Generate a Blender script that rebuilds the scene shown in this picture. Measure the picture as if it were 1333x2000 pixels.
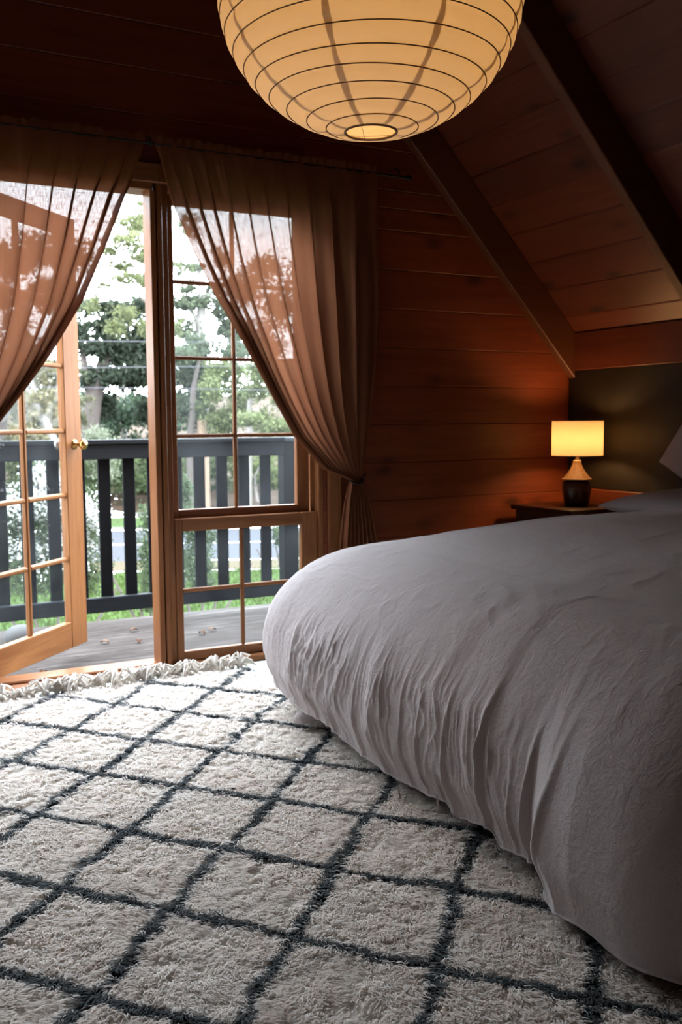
import bpy, bmesh, math, random
import numpy as np
from math import sin, cos, pi, radians, sqrt, hypot, atan2
from mathutils import Vector, Matrix

for o in list(bpy.data.objects): bpy.data.objects.remove(o)
S = bpy.context.scene
COL = S.collection

# ------------------------------------------------------------------ camera
H = 1.12
YAW, PIT, ROL, FPX = radians(27.731), radians(5.290), radians(-0.416), 1878.7
Fv = Vector((sin(YAW)*cos(PIT), cos(YAW)*cos(PIT), -sin(PIT)))
r0 = Vector((cos(YAW), -sin(YAW), 0)); u0 = r0.cross(Fv)
Rv = r0*cos(ROL) + u0*sin(ROL); Uv = -r0*sin(ROL) + u0*cos(ROL)
CAM = Vector((0, 0, H))
cd = bpy.data.cameras.new('camera'); cam = bpy.data.objects.new('camera', cd); COL.objects.link(cam)
m = Matrix((Rv, Uv, -Fv)).transposed().to_4x4(); m.translation = CAM; cam.matrix_world = m
cd.sensor_fit = 'VERTICAL'; cd.sensor_height = 22.3; cd.lens = FPX/2000*22.3
cd.clip_start = 0.05; cd.clip_end = 300
cd.dof.use_dof = True; cd.dof.focus_distance = 2.3; cd.dof.aperture_fstop = 3.4
S.camera = cam

def at(x, y, Y):                      # a point of the place seen at pixel x,y at depth Y
    d = Fv + Rv*((x-666.5)/FPX) - Uv*((y-1000)/FPX)
    return CAM + d*(Y/d.y)

# ------------------------------------------------------------------ sky, lights, exposure
w = bpy.data.worlds.new('world'); S.world = w; w.use_nodes = True
nt = w.node_tree; nt.nodes.clear()
wo = nt.nodes.new('ShaderNodeOutputWorld'); bg = nt.nodes.new('ShaderNodeBackground')
tc = nt.nodes.new('ShaderNodeTexCoord'); sx = nt.nodes.new('ShaderNodeSeparateXYZ')
cr = nt.nodes.new('ShaderNodeValToRGB')
nt.links.new(tc.outputs['Generated'], sx.inputs[0]); nt.links.new(sx.outputs['Z'], cr.inputs[0])
cr.color_ramp.elements[0].position = 0.0; cr.color_ramp.elements[0].color = (0.88, 0.935, 1, 1)
cr.color_ramp.elements[1].position = 0.8; cr.color_ramp.elements[1].color = (0.80, 0.88, 1, 1)
nt.links.new(cr.outputs[0], bg.inputs[0]); nt.links.new(bg.outputs[0], wo.inputs[0])
bg.inputs[1].default_value = 29.0
w.cycles.sampling_method = 'MANUAL'; w.cycles.sample_map_resolution = 256

def area(name, loc, rot, sx_, sy_, portal=False, power=0, col=(1,1,1)):
    l = bpy.data.lights.new(name, 'AREA'); l.shape = 'RECTANGLE'; l.size = sx_; l.size_y = sy_
    l.energy = power; l.color = col
    o = bpy.data.objects.new(name, l); o.location = loc; o.rotation_euler = rot; COL.objects.link(o)
    if portal: l.cycles.is_portal = True
    return o
area('daylight_opening', (.74, 4.36, 1.07), (radians(-90), 0, 0), 2.75, 2.2, portal=True)

S.view_settings.view_transform = 'Standard'; S.view_settings.look = 'None'
S.view_settings.exposure = 0.0; S.view_settings.gamma = 1; S.view_settings.use_curve_mapping = False
try:
    S.cycles.use_denoising = True; S.cycles.denoiser = 'OPENIMAGEDENOISE'
    S.cycles.denoising_input_passes = 'RGB_ALBEDO_NORMAL'
    S.cycles.max_bounces = 10; S.cycles.diffuse_bounces = 5; S.cycles.transparent_max_bounces = 24
    S.cycles.transmission_bounces = 6; S.cycles.glossy_bounces = 3
    S.cycles.sample_clamp_indirect = 6; S.cycles.caustics_reflective = False; S.cycles.caustics_refractive = False
except Exception as e: print(e)

# ------------------------------------------------------------------ helpers
rng = np.random.default_rng(7); random.seed(7)

def tag(o, label=None, cat=None, group=None, kind=None):
    if label: o['label'] = label
    if cat: o['category'] = cat
    if group: o['group'] = group
    if kind: o['kind'] = kind
    return o
def empty(name, loc=(0,0,0), rz=0):
    o = bpy.data.objects.new(name, None); o.location = loc; o.rotation_euler = (0,0,rz); o.empty_display_size = .1
    COL.objects.link(o); return o
def link(name, me, mat=None, parent=None, loc=None, rot=None):
    if mat and not me.materials: me.materials.append(mat)
    o = bpy.data.objects.new(name, me); COL.objects.link(o)
    if parent: o.parent = parent
    if loc is not None: o.location = loc
    if rot is not None: o.rotation_euler = rot
    return o
def smooth(me, on=True):
    me.polygons.foreach_set('use_smooth', [on]*len(me.polygons)); me.update()
def np_mesh(name, V, Fq, smooth_=False, cols=None):
    V = np.asarray(V, np.float32); Fq = np.asarray(Fq, np.int32)
    me = bpy.data.meshes.new(name); n = Fq.shape[1]
    me.vertices.add(len(V)); me.vertices.foreach_set('co', V.ravel())
    me.loops.add(Fq.size); me.loops.foreach_set('vertex_index', Fq.ravel())
    me.polygons.add(len(Fq)); me.polygons.foreach_set('loop_start', np.arange(0, Fq.size, n, dtype=np.int32))
    me.polygons.foreach_set('loop_total', np.full(len(Fq), n, np.int32))
    me.polygons.foreach_set('use_smooth', np.full(len(Fq), smooth_))
    me.update(calc_edges=True)
    if cols is not None:
        a = me.color_attributes.new('Col', 'FLOAT_COLOR', 'POINT')
        c = np.ones((len(V), 4), np.float32); c[:, :3] = cols; a.data.foreach_set('color', c.ravel())
    return me
def bm_box(bm, a, b, bev=0.0, M=None):
    """axis-aligned box from corner a to corner b, edges chamfered by bev"""
    a = Vector(a); b = Vector(b); c = (a+b)/2; s = b-a
    r = bmesh.ops.create_cube(bm, size=1)
    vs = r['verts']
    for v in vs: v.co = Vector((v.co.x*s.x, v.co.y*s.y, v.co.z*s.z)) + c
    if bev > 0:
        es = list({e for v in vs for e in v.link_edges})
        r2 = bmesh.ops.bevel(bm, geom=es, offset=bev, segments=1, affect='EDGES', profile=.5)
        vs = list({v for f in r2['faces'] for v in f.verts} | {v for v in vs if v.is_valid})
    if M is not None:
        for v in vs: v.co = M @ v.co
    return vs
def bm_mesh(name, bm, sm=False):
    me = bpy.data.meshes.new(name); bmesh.ops.recalc_face_normals(bm, faces=bm.faces)
    bm.to_mesh(me); bm.free()
    if sm: smooth(me)
    return me
def box(name, a, b, mat, parent=None, bev=.002):
    """box object whose origin is its own centre (so wood grain differs piece to piece)"""
    a = Vector(a); b = Vector(b); c = (a+b)/2
    bm = bmesh.new(); bm_box(bm, a-c, b-c, bev)
    o = link(name, bm_mesh(name, bm), mat, parent); o.location = c
    return o
def poly_prism(name, pts, y0, y1, mat, parent=None, bev=.003):
    """polygon in XZ extruded y0..y1"""
    cx = sum(p[0] for p in pts)/len(pts); cz = sum(p[1] for p in pts)/len(pts)
    bm = bmesh.new()
    A = [bm.verts.new((x-cx, y0, z-cz)) for x, z in pts]; B = [bm.verts.new((x-cx, y1, z-cz)) for x, z in pts]
    bm.faces.new(A); bm.faces.new(B[::-1])
    n = len(pts)
    for i in range(n): bm.faces.new((A[i], B[i], B[(i+1)%n], A[(i+1)%n]))
    if bev: bmesh.ops.bevel(bm, geom=list(bm.edges), offset=bev, segments=1, affect='EDGES')
    return link(name, bm_mesh(name, bm), mat, parent, loc=(cx, 0, cz))
def tube_np(P, rad, seg=8, closed=False):
    """verts, quads of a tube along points P (n,3), radius scalar or array"""
    P = np.asarray(P, float); n = len(P); rad = np.broadcast_to(rad, (n,))
    T = np.gradient(P, axis=0) if not closed else np.roll(P,-1,0)-np.roll(P,1,0)
    T /= np.linalg.norm(T, axis=1, keepdims=True)+1e-9
    up = np.array([0,0,1.]) if abs(T[0][2]) < .9 else np.array([1.,0,0])
    Nn = np.zeros((n,3)); v = up
    for i in range(n):
        v = v - T[i]*(v@T[i]); v /= np.linalg.norm(v)+1e-9; Nn[i] = v
    B = np.cross(T, Nn); a = np.arange(seg)*2*pi/seg
    V = P[:,None,:] + rad[:,None,None]*(np.cos(a)[None,:,None]*Nn[:,None,:] + np.sin(a)[None,:,None]*B[:,None,:])
    F = []
    for i in range(n if closed else n-1):
        j = (i+1) % n
        for k in range(seg): F.append((i*seg+k, i*seg+(k+1)%seg, j*seg+(k+1)%seg, j*seg+k))
    return V.reshape(-1,3), np.array(F)
def join_np(parts):
    V = []; F = []; o = 0
    for v, f in parts: V.append(v); F.append(f+o); o += len(v)
    return np.vstack(V), np.vstack(F)
def tube(name, P, rad, mat, parent=None, seg=8, closed=False):
    V, F = tube_np(P, rad, seg, closed)
    return link(name, np_mesh(name, V, F, True), mat, parent)
def lathe_np(prof, seg=48, cap=False):
    prof = np.asarray(prof, float); a = np.arange(seg)*2*pi/seg
    V = np.stack([prof[:,0,None]*np.cos(a), prof[:,0,None]*np.sin(a), np.repeat(prof[:,1,None], seg, 1)], -1).reshape(-1,3)
    F = [(i*seg+k, i*seg+(k+1)%seg, (i+1)*seg+(k+1)%seg, (i+1)*seg+k) for i in range(len(prof)-1) for k in range(seg)]
    return V, np.array(F)
def lathe(name, prof, mat, parent=None, seg=48, loc=None):
    V, F = lathe_np(prof, seg)
    return link(name, np_mesh(name, V, F, True), mat, parent, loc=loc)
# value noise
def _h(ix, iy, s): 
    n = np.sin(ix*127.1 + iy*311.7 + s*74.7)*43758.5453
    return n - np.floor(n)
def vn(x, y=0.0, s=0.0):
    x = np.asarray(x, float); y = np.asarray(y, float) + 0*x; x = x + 0*y
    ix = np.floor(x); iy = np.floor(y); fx = x-ix; fy = y-iy
    fx = fx*fx*(3-2*fx); fy = fy*fy*(3-2*fy)
    a = _h(ix,iy,s); b = _h(ix+1,iy,s); c = _h(ix,iy+1,s); d = _h(ix+1,iy+1,s)
    return (a*(1-fx)+b*fx)*(1-fy) + (c*(1-fx)+d*fx)*fy
def fbm(x, y=0.0, s=0.0, o=3):
    t = 0; a = .5
    for i in range(o): t = t + a*vn(np.asarray(x)*2**i, np.asarray(y)*2**i, s+i*3.3); a *= .5
    return t
def sstep(a, b, x):
    t = np.clip((np.asarray(x, float)-a)/(b-a), 0, 1); return t*t*(3-2*t)

# ------------------------------------------------------------------ materials
class N:
    def __init__(s, name):
        s.m = bpy.data.materials.new(name); s.m.use_nodes = True; s.t = s.m.node_tree
        s.t.nodes.clear(); s.out = s.t.nodes.new('ShaderNodeOutputMaterial')
    def n(s, typ, **kw):
        x = s.t.nodes.new(typ)
        for k, v in kw.items():
            if k.startswith('i_'):
                key = k[2:]
                x.inputs[int(key) if key.isdigit() else key.replace('_', ' ')].default_value = v
            else: setattr(x, k, v)
        return x
    def l(s, a, b): s.t.links.new(a, b)
    def ramp(s, fac, stops):
        r = s.n('ShaderNodeValToRGB'); e = r.color_ramp.elements
        while len(e) < len(stops): e.new(.5)
        for i, (p, c) in enumerate(stops): e[i].position = p; e[i].color = (*c, 1) if len(c) == 3 else c
        s.l(fac, r.inputs[0]); return r.outputs[0]
    def math(s, op, a, b=None):
        x = s.n('ShaderNodeMath', operation=op)
        for i, v in enumerate((a, b)):
            if v is None: continue
            if isinstance(v, (int, float)): x.inputs[i].default_value = v
            else: s.l(v, x.inputs[i])
        return x.outputs[0]
    def mix(s, fac, a, b, typ='MIX'):
        x = s.n('ShaderNodeMix', data_type='RGBA', blend_type=typ)
        for sock, v in ((x.inputs[0], fac), (x.inputs[6], a), (x.inputs[7], b)):
            if isinstance(v, (int, float)): sock.default_value = v
            elif isinstance(v, tuple): sock.default_value = (*v, 1)
            else: s.l(v, sock)
        return x.outputs[2]
    def coords(s, scale=(1,1,1), kind='Object', rnd=True):
        t = s.n('ShaderNodeTexCoord'); mp = s.n('ShaderNodeMapping'); mp.inputs['Scale'].default_value = scale
        src = t.outputs[kind]
        if rnd:
            oi = s.n('ShaderNodeObjectInfo'); va = s.n('ShaderNodeVectorMath', operation='ADD')
            cx = s.n('ShaderNodeCombineXYZ')
            for i, k in enumerate((13.0, 29.0, 47.0)): s.l(s.math('MULTIPLY', oi.outputs['Random'], k), cx.inputs[i])
            s.l(src, va.inputs[0]); s.l(cx.outputs[0], va.inputs[1]); src = va.outputs[0]
        s.l(src, mp.inputs[0]); return mp.outputs[0]
    def noise(s, vec, scale, detail=4, rough=.55, dist=0):
        x = s.n('ShaderNodeTexNoise'); x.inputs['Scale'].default_value = scale; x.inputs['Detail'].default_value = detail
        x.inputs['Roughness'].default_value = rough; x.inputs['Distortion'].default_value = dist
        s.l(vec, x.inputs['Vector']); return x.outputs[0]
    def bump(s, h, st=.3, d=.01):
        b = s.n('ShaderNodeBump'); b.inputs['Strength'].default_value = st; b.inputs['Distance'].default_value = d
        s.l(h, b.inputs['Height']); return b.outputs[0]
    def pbr(s, col, rough=.5, normal=None, spec=.5):
        p = s.n('ShaderNodeBsdfPrincipled')
        if isinstance(col, tuple): p.inputs['Base Color'].default_value = (*col, 1)
        else: s.l(col, p.inputs['Base Color'])
        if isinstance(rough, (int, float)): p.inputs['Roughness'].default_value = rough
        else: s.l(rough, p.inputs['Roughness'])
        p.inputs['Specular IOR Level'].default_value = spec
        if normal is not None: s.l(normal, p.inputs['Normal'])
        return p
    def fin(s, shader):
        s.l(shader.outputs[0] if hasattr(shader, 'outputs') else shader, s.out.inputs[0]); return s.m

def wood(name, c1, c2, axis='X', rough=.45, knots=0.0, vary=.35, grain=1.0, spec=.4):
    g = N(name); lo, hi = 1.2*grain, 16.0*grain
    sc = {'X': (lo, hi, hi), 'Y': (hi, lo, hi), 'Z': (hi, hi, lo)}[axis]
    v = g.coords(sc)
    n1 = g.noise(v, 1.0, 5, .6, 1.2)
    n2 = g.noise(v, 5.0, 3, .6, .4)
    col = g.ramp(n1, [(.25, c2), (.75, c1)])
    col = g.mix(g.math('MULTIPLY', n2, .35), col, c2, 'MULTIPLY')
    if knots:
        ks = {'X': (3.2, 6, 6), 'Y': (6, 3.2, 6), 'Z': (6, 6, 3.2)}[axis]
        vo = g.n('ShaderNodeTexVoronoi'); vo.inputs['Scale'].default_value = .9
        g.l(g.coords(ks), vo.inputs['Vector'])
        k = g.ramp(vo.outputs['Distance'], [(.07, (1,1,1)), (.14, (.5,.5,.5)), (.24, (0,0,0))])
        col = g.mix(g.math('MULTIPLY', k, knots), col, tuple(x*.22 for x in c2))
    oi = g.n('ShaderNodeObjectInfo'); hs = g.n('ShaderNodeHueSaturation')
    g.l(g.math('ADD', g.math('MULTIPLY', oi.outputs['Random'], vary), 1-vary/2), hs.inputs['Value']); g.l(col, hs.inputs['Color'])
    return g.fin(g.pbr(hs.outputs[0], rough, g.bump(n2, .25, .003), spec))
def plain(name, c, rough=.5, metal=0.0, spec=.5, bump=0, bscale=60):
    g = N(name); v = g.coords((1,1,1)); nz = g.noise(v, bscale, 4)
    col = g.mix(g.math('MULTIPLY', nz, .35), c, tuple(x*.6 for x in c))
    p = g.pbr(col, rough, g.bump(nz, bump, .003) if bump else None, spec); p.inputs['Metallic'].default_value = metal
    return g.fin(p)

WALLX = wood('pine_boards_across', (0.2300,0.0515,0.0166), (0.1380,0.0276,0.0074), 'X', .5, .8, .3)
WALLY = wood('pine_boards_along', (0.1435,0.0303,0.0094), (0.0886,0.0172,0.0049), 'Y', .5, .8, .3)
RAFT = wood('rafter_timber', (.125,.040,.013), (.085,.025,.008), 'X', .5, .3, .1)
CEDX = wood('cedar_joinery_x', (.285,.120,.049), (.150,.054,.021), 'X', .33, 0, .12, 1.3, .12)
CEDZ = wood('cedar_joinery_z', (.285,.120,.049), (.150,.054,.021), 'Z', .33, 0, .12, 1.3, .12)
DOORX = wood('door_timber_x', (.36,.165,.060), (.215,.085,.028), 'X', .33, 0, .1, 1.2, .12)
DOORZ = wood('door_timber_z', (.36,.165,.060), (.215,.085,.028), 'Z', .33, 0, .1, 1.2, .12)
DARKW = wood('dark_stained_table', (0.0390,0.0117,0.0047), (0.0195,0.0062,0.0031), 'X', .35, 0, .1)
RAILM = wood('weathered_dark_rail_paint', (0.0204,0.0234,0.0258), (0.0132,0.0156,0.0180), 'X', .6, 0, .2, 1.0, .06)
SLATM = wood('dark_slat_paint', (0.0060,0.0066,0.0075), (0.0036,0.0042,0.0048), 'Z', .6, 0, .2, 1.0, .06)
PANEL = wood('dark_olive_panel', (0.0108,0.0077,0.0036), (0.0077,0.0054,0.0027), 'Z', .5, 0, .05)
FLOORM = plain('pale_painted_boards', (.72,.75,.68), .45, bump=.1, bscale=30)
BLACK = plain('black_iron', (.012,.012,.013), .45, .6)
BRASS = plain('aged_brass', (.55,.36,.13), .28, 1.0)
PEWTER = plain('dull_pewter', (.25,.26,.27), .35, .9)
CORD = plain('white_cord', (.6,.58,.52), .7)
STONE = plain('pale_smooth_stone', (.075,.075,.073), .8, bump=.3, bscale=12)

# weathered deck
g = N('weathered_grey_deck'); v = g.coords((1.2, 16, 4), rnd=False); n1 = g.noise(v, 1.4, 8, .7, 1.5); n2 = g.noise(g.coords((1,2.4,1), rnd=False), 2.2, 5, .65, .5)
col = g.ramp(n1, [(.34, (.026,.021,.018)), (.5, (.058,.051,.046)), (.66, (.115,.103,.095))])
col = g.mix(g.math('MULTIPLY', g.ramp(n2, [(.42,(0,0,0)),(.6,(1,1,1))]), .6), col, (.034,.028,.024))
DECK = g.fin(g.pbr(col, .85, g.bump(n1, .7, .01), .04))

# glass: clear, slightly dusty
g = N('window_glass'); tr = g.n('ShaderNodeBsdfTransparent'); tr.inputs[0].default_value = (.93,.95,.95,1)
gl = g.n('ShaderNodeBsdfGlossy'); gl.inputs['Roughness'].default_value = .02
fr = g.n('ShaderNodeFresnel'); fr.inputs[0].default_value = 1.12; ms = g.n('ShaderNodeMixShader')
geo = g.n('ShaderNodeNewGeometry'); g.l(g.math('MULTIPLY', fr.outputs[0], g.math('SUBTRACT', 1.0, geo.outputs['Backfacing'])), ms.inputs[0]); g.l(tr.outputs[0], ms.inputs[1]); g.l(gl.outputs[0], ms.inputs[2])
du = g.n('ShaderNodeBsdfTranslucent'); du.inputs[0].default_value = (.8,.85,.9,1); m2 = g.n('ShaderNodeMixShader')
dn = g.noise(g.coords((1,1,1), rnd=True), 3.0, 5); g.l(g.ramp(dn, [(.3,(.001,)*3),(.75,(.009,)*3)]), m2.inputs[0])
g.l(ms.outputs[0], m2.inputs[1]); g.l(du.outputs[0], m2.inputs[2]); GLASS = g.fin(m2)

# sheer curtain
def sheer(name, c, op_lo, op_hi):
    g = N(name); uv = g.n('ShaderNodeTexCoord').outputs['UV']
    mp = g.n('ShaderNodeMapping'); mp.inputs['Scale'].default_value = (900, 60, 1); g.l(uv, mp.inputs[0])
    mq = g.n('ShaderNodeMapping'); mq.inputs['Scale'].default_value = (40, 1100, 1); g.l(uv, mq.inputs[0])
    a = g.noise(mp.outputs[0], 1, 2); b = g.noise(mq.outputs[0], 1, 2)
    wv = g.math('ADD', g.math('MULTIPLY', a, .5), g.math('MULTIPLY', b, .5))
    op = g.n('ShaderNodeMapRange'); op.inputs['From Min'].default_value = .35; op.inputs['From Max'].default_value = .65
    op.inputs['To Min'].default_value = op_lo; op.inputs['To Max'].default_value = op_hi; g.l(wv, op.inputs[0])
    d = g.n('ShaderNodeBsdfDiffuse'); t = g.n('ShaderNodeBsdfTranslucent'); tp = g.n('ShaderNodeBsdfTransparent')
    cc = g.mix(wv, tuple(x*.8 for x in c), c); g.l(cc, d.inputs[0]); g.l(cc, t.inputs[0])
    m1 = g.n('ShaderNodeMixShader', i_0=.5); g.l(d.outputs[0], m1.inputs[1]); g.l(t.outputs[0], m1.inputs[2])
    m2 = g.n('ShaderNodeMixShader'); g.l(op.outputs[0], m2.inputs[0]); g.l(tp.outputs[0], m2.inputs[1]); g.l(m1.outputs[0], m2.inputs[2])
    return g.fin(m2)
SHEER = sheer('brown_gauze_linen', (.225,.086,.043), .945, 1.0)

# duvet linen
g = N('washed_lilac_grey_linen'); v = g.coords((1,1,1), rnd=False)
wv = g.n('ShaderNodeTexWave', wave_type='BANDS', bands_direction='Y'); wv.inputs['Scale'].default_value = 22; wv.inputs['Distortion'].default_value = 1.2
g.l(v, wv.inputs[0]); cr_ = g.noise(v, 55, 6, .65, .6); fine = g.noise(v, 420, 2)
big = g.noise(v, 14, 4, .6, 1.0)
hh = g.math('ADD', g.math('MULTIPLY', cr_, .6), g.math('ADD', g.math('MULTIPLY', big, .9), g.math('MULTIPLY', fine, .12)))
col = g.mix(g.math('MULTIPLY', wv.outputs['Fac'], .35), (.50,.44,.435), (.455,.40,.39))
col = g.mix(g.math('MULTIPLY', fine, .3), col, (.35,.305,.305))
p = g.pbr(col, .9, g.bump(hh, .85, .007), .15); p.inputs['Sheen Weight'].default_value = .25; LINEN = g.fin(p)
g = N('pillow_linen'); v = g.coords((1,1,1)); cr_ = g.noise(v, 30, 5, .6, .8)
PILLOWM = g.fin(g.pbr((0.3321,0.2952,0.3014), .9, g.bump(cr_, .4, .006), .15))
MATT = plain('mattress_ticking', (.5,.48,.45), .9)
BEDW = wood('bed_base_timber', (.12,.05,.02), (.06,.025,.012), 'Y', .5)

# wool
def attr_mat(name, trans=0.0, rough=.9, spec=.1):
    g = N(name); a = g.n('ShaderNodeVertexColor'); a.layer_name = 'Col'
    d = g.pbr(a.outputs[0], rough, None, spec)
    if trans:
        t = g.n('ShaderNodeBsdfTranslucent'); g.l(a.outputs[0], t.inputs[0]); mx = g.n('ShaderNodeMixShader', i_0=trans)
        g.l(d.outputs[0], mx.inputs[1]); g.l(t.outputs[0], mx.inputs[2]); return g.fin(mx)
    return g.fin(d)
WOOL = attr_mat('wool_pile', .45); LEAF = attr_mat('foliage', .35, .7, .06)
TASS = plain('cream_wool_tassel', (.80,.74,.66), .95, bump=.3)

# paper lantern and lamp shade
def paper(name, c, trans, sc):
    g = N(name); n = g.noise(g.coords(sc), 6, 5, .6, .5); cc = g.mix(g.math('MULTIPLY', n, .4), c, tuple(x*.72 for x in c))
    bn = g.bump(n, .35, .004)
    d = g.n('ShaderNodeBsdfDiffuse'); t = g.n('ShaderNodeBsdfTranslucent'); g.l(cc, d.inputs[0]); g.l(cc, t.inputs[0]); g.l(bn, d.inputs['Normal'])
    mx = g.n('ShaderNodeMixShader', i_0=trans); g.l(d.outputs[0], mx.inputs[1]); g.l(t.outputs[0], mx.inputs[2]); return g.fin(mx)
PAPER = paper('rice_paper', (.86,.74,.55), .34, (2,2,7)); SEAM = paper('paper_overlap', (.78,.64,.45), .3, (2,2,7))
RIB = plain('bamboo_rib', (.22,.13,.065), .6)
SHADE = paper('linen_lamp_shade', (.33,.25,.155), .34, (6,6,30))
RATTAN = wood('woven_rattan', (.36,.22,.10), (.20,.10,.04), 'X', .6, 0, .1, 5)
def emit(name, c, s):
    g = N(name); e = g.n('ShaderNodeEmission'); e.inputs[0].default_value = (*c, 1); e.inputs[1].default_value = s; return g.fin(e)

# ------------------------------------------------------------------ ROOM
YW, XK, ZK, K = 4.18, 3.633, 1.60, 1.07            # gable wall plane, knee wall, its height, roof pitch
XR = 1.13; ZR = ZK + (XK-XR)*K; XL = 2*XR-XK       # ridge, left knee wall
Y0 = -1.8
def xmax(z): return XK if z <= ZK else XK-(z-ZK)/K
def xmin(z): return 2*XR - xmax(z)
# openings (x0,x1,z0,z1)
OD = (0.44, 1.28, -.06, 2.15); OW = (1.28, 2.095, -.06, 2.15)
HOLE = (-.62, 2.10, 0.0, 2.17)

floor = tag(box('floor', (XL-.1, Y0-.1, -.08), (XK+.1, YW-.02, 0), FLOORM, bev=0), kind='structure')
wb = bmesh.new()
def polyslab(bm, pts, y0, y1):
    A = [bm.verts.new((x, y0, z)) for x, z in pts]; B = [bm.verts.new((x, y1, z)) for x, z in pts]
    bm.faces.new(A); bm.faces.new(B[::-1])
    for i in range(len(pts)):
        j = (i+1) % len(pts); bm.faces.new((A[i], B[i], B[j], A[j]))
polyslab(wb, [(XL-.1,-.1),(HOLE[0],-.1),(HOLE[0],HOLE[3]),(xmin(HOLE[3])-.1,HOLE[3]),(XL-.1,ZK)], YW+.02, YW+.14)
polyslab(wb, [(HOLE[1],-.1),(XK+.1,-.1),(XK+.1,ZK),(xmax(HOLE[3])+.1,HOLE[3]),(HOLE[1],HOLE[3])], YW+.02, YW+.14)
polyslab(wb, [(xmin(HOLE[3])-.1,HOLE[3]),(xmax(HOLE[3])+.1,HOLE[3]),(XR,ZR+.1)], YW+.02, YW+.14)
wall_back = tag(link('wall_back', bm_mesh('wall_back', wb), WALLX), kind='structure')
z = .729 - .191*4
while z < ZR:
    z0, z1 = max(z, 0.0), min(z+.191, ZR-.02)
    if z1 - z0 > .02:
        spans = [(None, None)]
        if z0 < HOLE[3] and z1 > HOLE[3]: cuts = [(z0, HOLE[3], True), (HOLE[3], z1, False)]
        else: cuts = [(z0, z1, z1 <= HOLE[3])]
        for za, zb, op in cuts:
            if zb-za < .015: continue
            def q(xa, xb):
                pts = [(xa(za), za), (xb(za), za)]
                if za < ZK < zb: pts.append((xb(ZK), ZK))
                pts += [(xb(zb), zb), (xa(zb), zb)]
                if za < ZK < zb: pts.append((xa(ZK), ZK))
                if abs(pts[0][0]-pts[1][0]) > .04: poly_prism('plank', pts, YW, YW+.02, WALLX, wall_back, .0038)
            if op: q(lambda t: xmin(t), lambda t: HOLE[0]); q(lambda t: HOLE[1], lambda t: xmax(t))
            else: q(lambda t: xmin(t), lambda t: xmax(t))
    z += .191
# knee wall right: boards below, olive panel, fascia above
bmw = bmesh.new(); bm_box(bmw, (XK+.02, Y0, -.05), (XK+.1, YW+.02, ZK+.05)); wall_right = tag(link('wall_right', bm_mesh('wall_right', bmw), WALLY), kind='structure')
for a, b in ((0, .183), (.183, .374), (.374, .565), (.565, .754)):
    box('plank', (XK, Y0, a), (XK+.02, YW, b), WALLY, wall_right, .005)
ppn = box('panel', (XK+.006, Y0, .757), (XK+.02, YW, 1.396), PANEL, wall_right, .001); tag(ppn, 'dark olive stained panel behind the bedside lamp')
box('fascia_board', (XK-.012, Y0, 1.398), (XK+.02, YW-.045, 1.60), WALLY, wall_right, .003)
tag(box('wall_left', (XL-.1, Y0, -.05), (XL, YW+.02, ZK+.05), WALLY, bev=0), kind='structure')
wf = bmesh.new(); polyslab(wf, [(XL-.1,-.1),(XK+.1,-.1),(XK+.1,ZK),(XR,ZR+.1),(XL-.1,ZK)], Y0-.1, Y0)
tag(link('wall_front', bm_mesh('wall_front', wf), WALLX), kind='structure')
# roof: ceiling slabs with plank children, rafters
cm = bmesh.new()
def sl(x): return ZK+(XK-x)*K
th = .06
polyslab(cm, [(XK+.15, sl(XK+.15)+.03), (XK+.15, sl(XK+.15)+th+.06), (XR, ZR+th+.06), (XL-.15, sl(XK+.15)+th+.06), (XL-.15, sl(XK+.15)+.03), (XR, ZR+.03)], Y0-.1, YW+.15)
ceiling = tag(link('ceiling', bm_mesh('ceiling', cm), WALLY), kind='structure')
x = XK+.047; first = True
while x > XR+.02:
    xa, xb = x, max(x-.125, XR)
    for side in (1, -1):
        f = (lambda t: t) if side == 1 else (lambda t: 2*XR-t)
        pts = [(f(xa), sl(xa)), (f(xa), sl(xa)+.03), (f(xb), sl(xb)+.03), (f(xb), sl(xb))]
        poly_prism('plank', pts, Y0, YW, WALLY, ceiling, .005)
    x -= .125
dz = .245
for i in range(6):
    y1 = YW - i*1.05; y0 = y1-.055
    if y0 < Y0: break
    for side in (1, -1):
        f = (lambda t: t) if side == 1 else (lambda t: 2*XR-t)
        pts = [(f(XK), ZK-.002), (f(XR), ZR-.002), (f(XR), ZR-dz), (f(XK), ZK-dz)]
        poly_prism('rafter', pts, y0, y1, RAFT, ceiling, .004)
box('ridge_beam', (XR-.035, Y0, ZR-.33), (XR+.035, YW, ZR-.04), RAFT, ceiling, .004)

# baseboard along gable wall
tag(box('baseboard_back', (2.21, YW-.018, 0), (XK, YW, .09), CEDX), kind='structure')

# ---------------------------------------------------------------- door frame, window frame
door = tag(empty('door_1', (OD[0], YW, 0)), 'glazed timber door standing open onto the deck', kind='structure')
def W2(parent, fn, name, a, b, mat, bev=.003):
    o = fn(name, a, b, mat, None, bev); o.parent = parent; o.matrix_parent_inverse = Matrix.Translation(parent.location).inverted() if parent.type == 'EMPTY' and parent.rotation_euler.z == 0 else parent.matrix_world.inverted(); return o
def pbox(parent, name, a, b, mat, bev=.003): return W2(parent, box, name, a, b, mat, bev)
pbox(door, 'jamb', (.40, YW-.015, 0), (.47, YW+.13, 2.17), CEDZ)
pbox(door, 'head', (.42, YW+.00, 2.135), (1.28, YW+.13, 2.17), CEDX)
pbox(door, 'architrave', (.36, YW-.022, 2.165), (1.31, YW, 2.245), CEDX)
pbox(door, 'threshold', (.42, YW-.06, 0.0), (1.29, YW+.03, .018), CEDX, .005)
pbox(door, 'threshold', (.42, YW+.03, -.03), (1.29, YW+.15, .03), CEDX, .006)
pbox(door, 'stop', (1.268, YW+.0, .018), (1.292, YW+.11, 2.135), CEDZ, .002)
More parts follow.
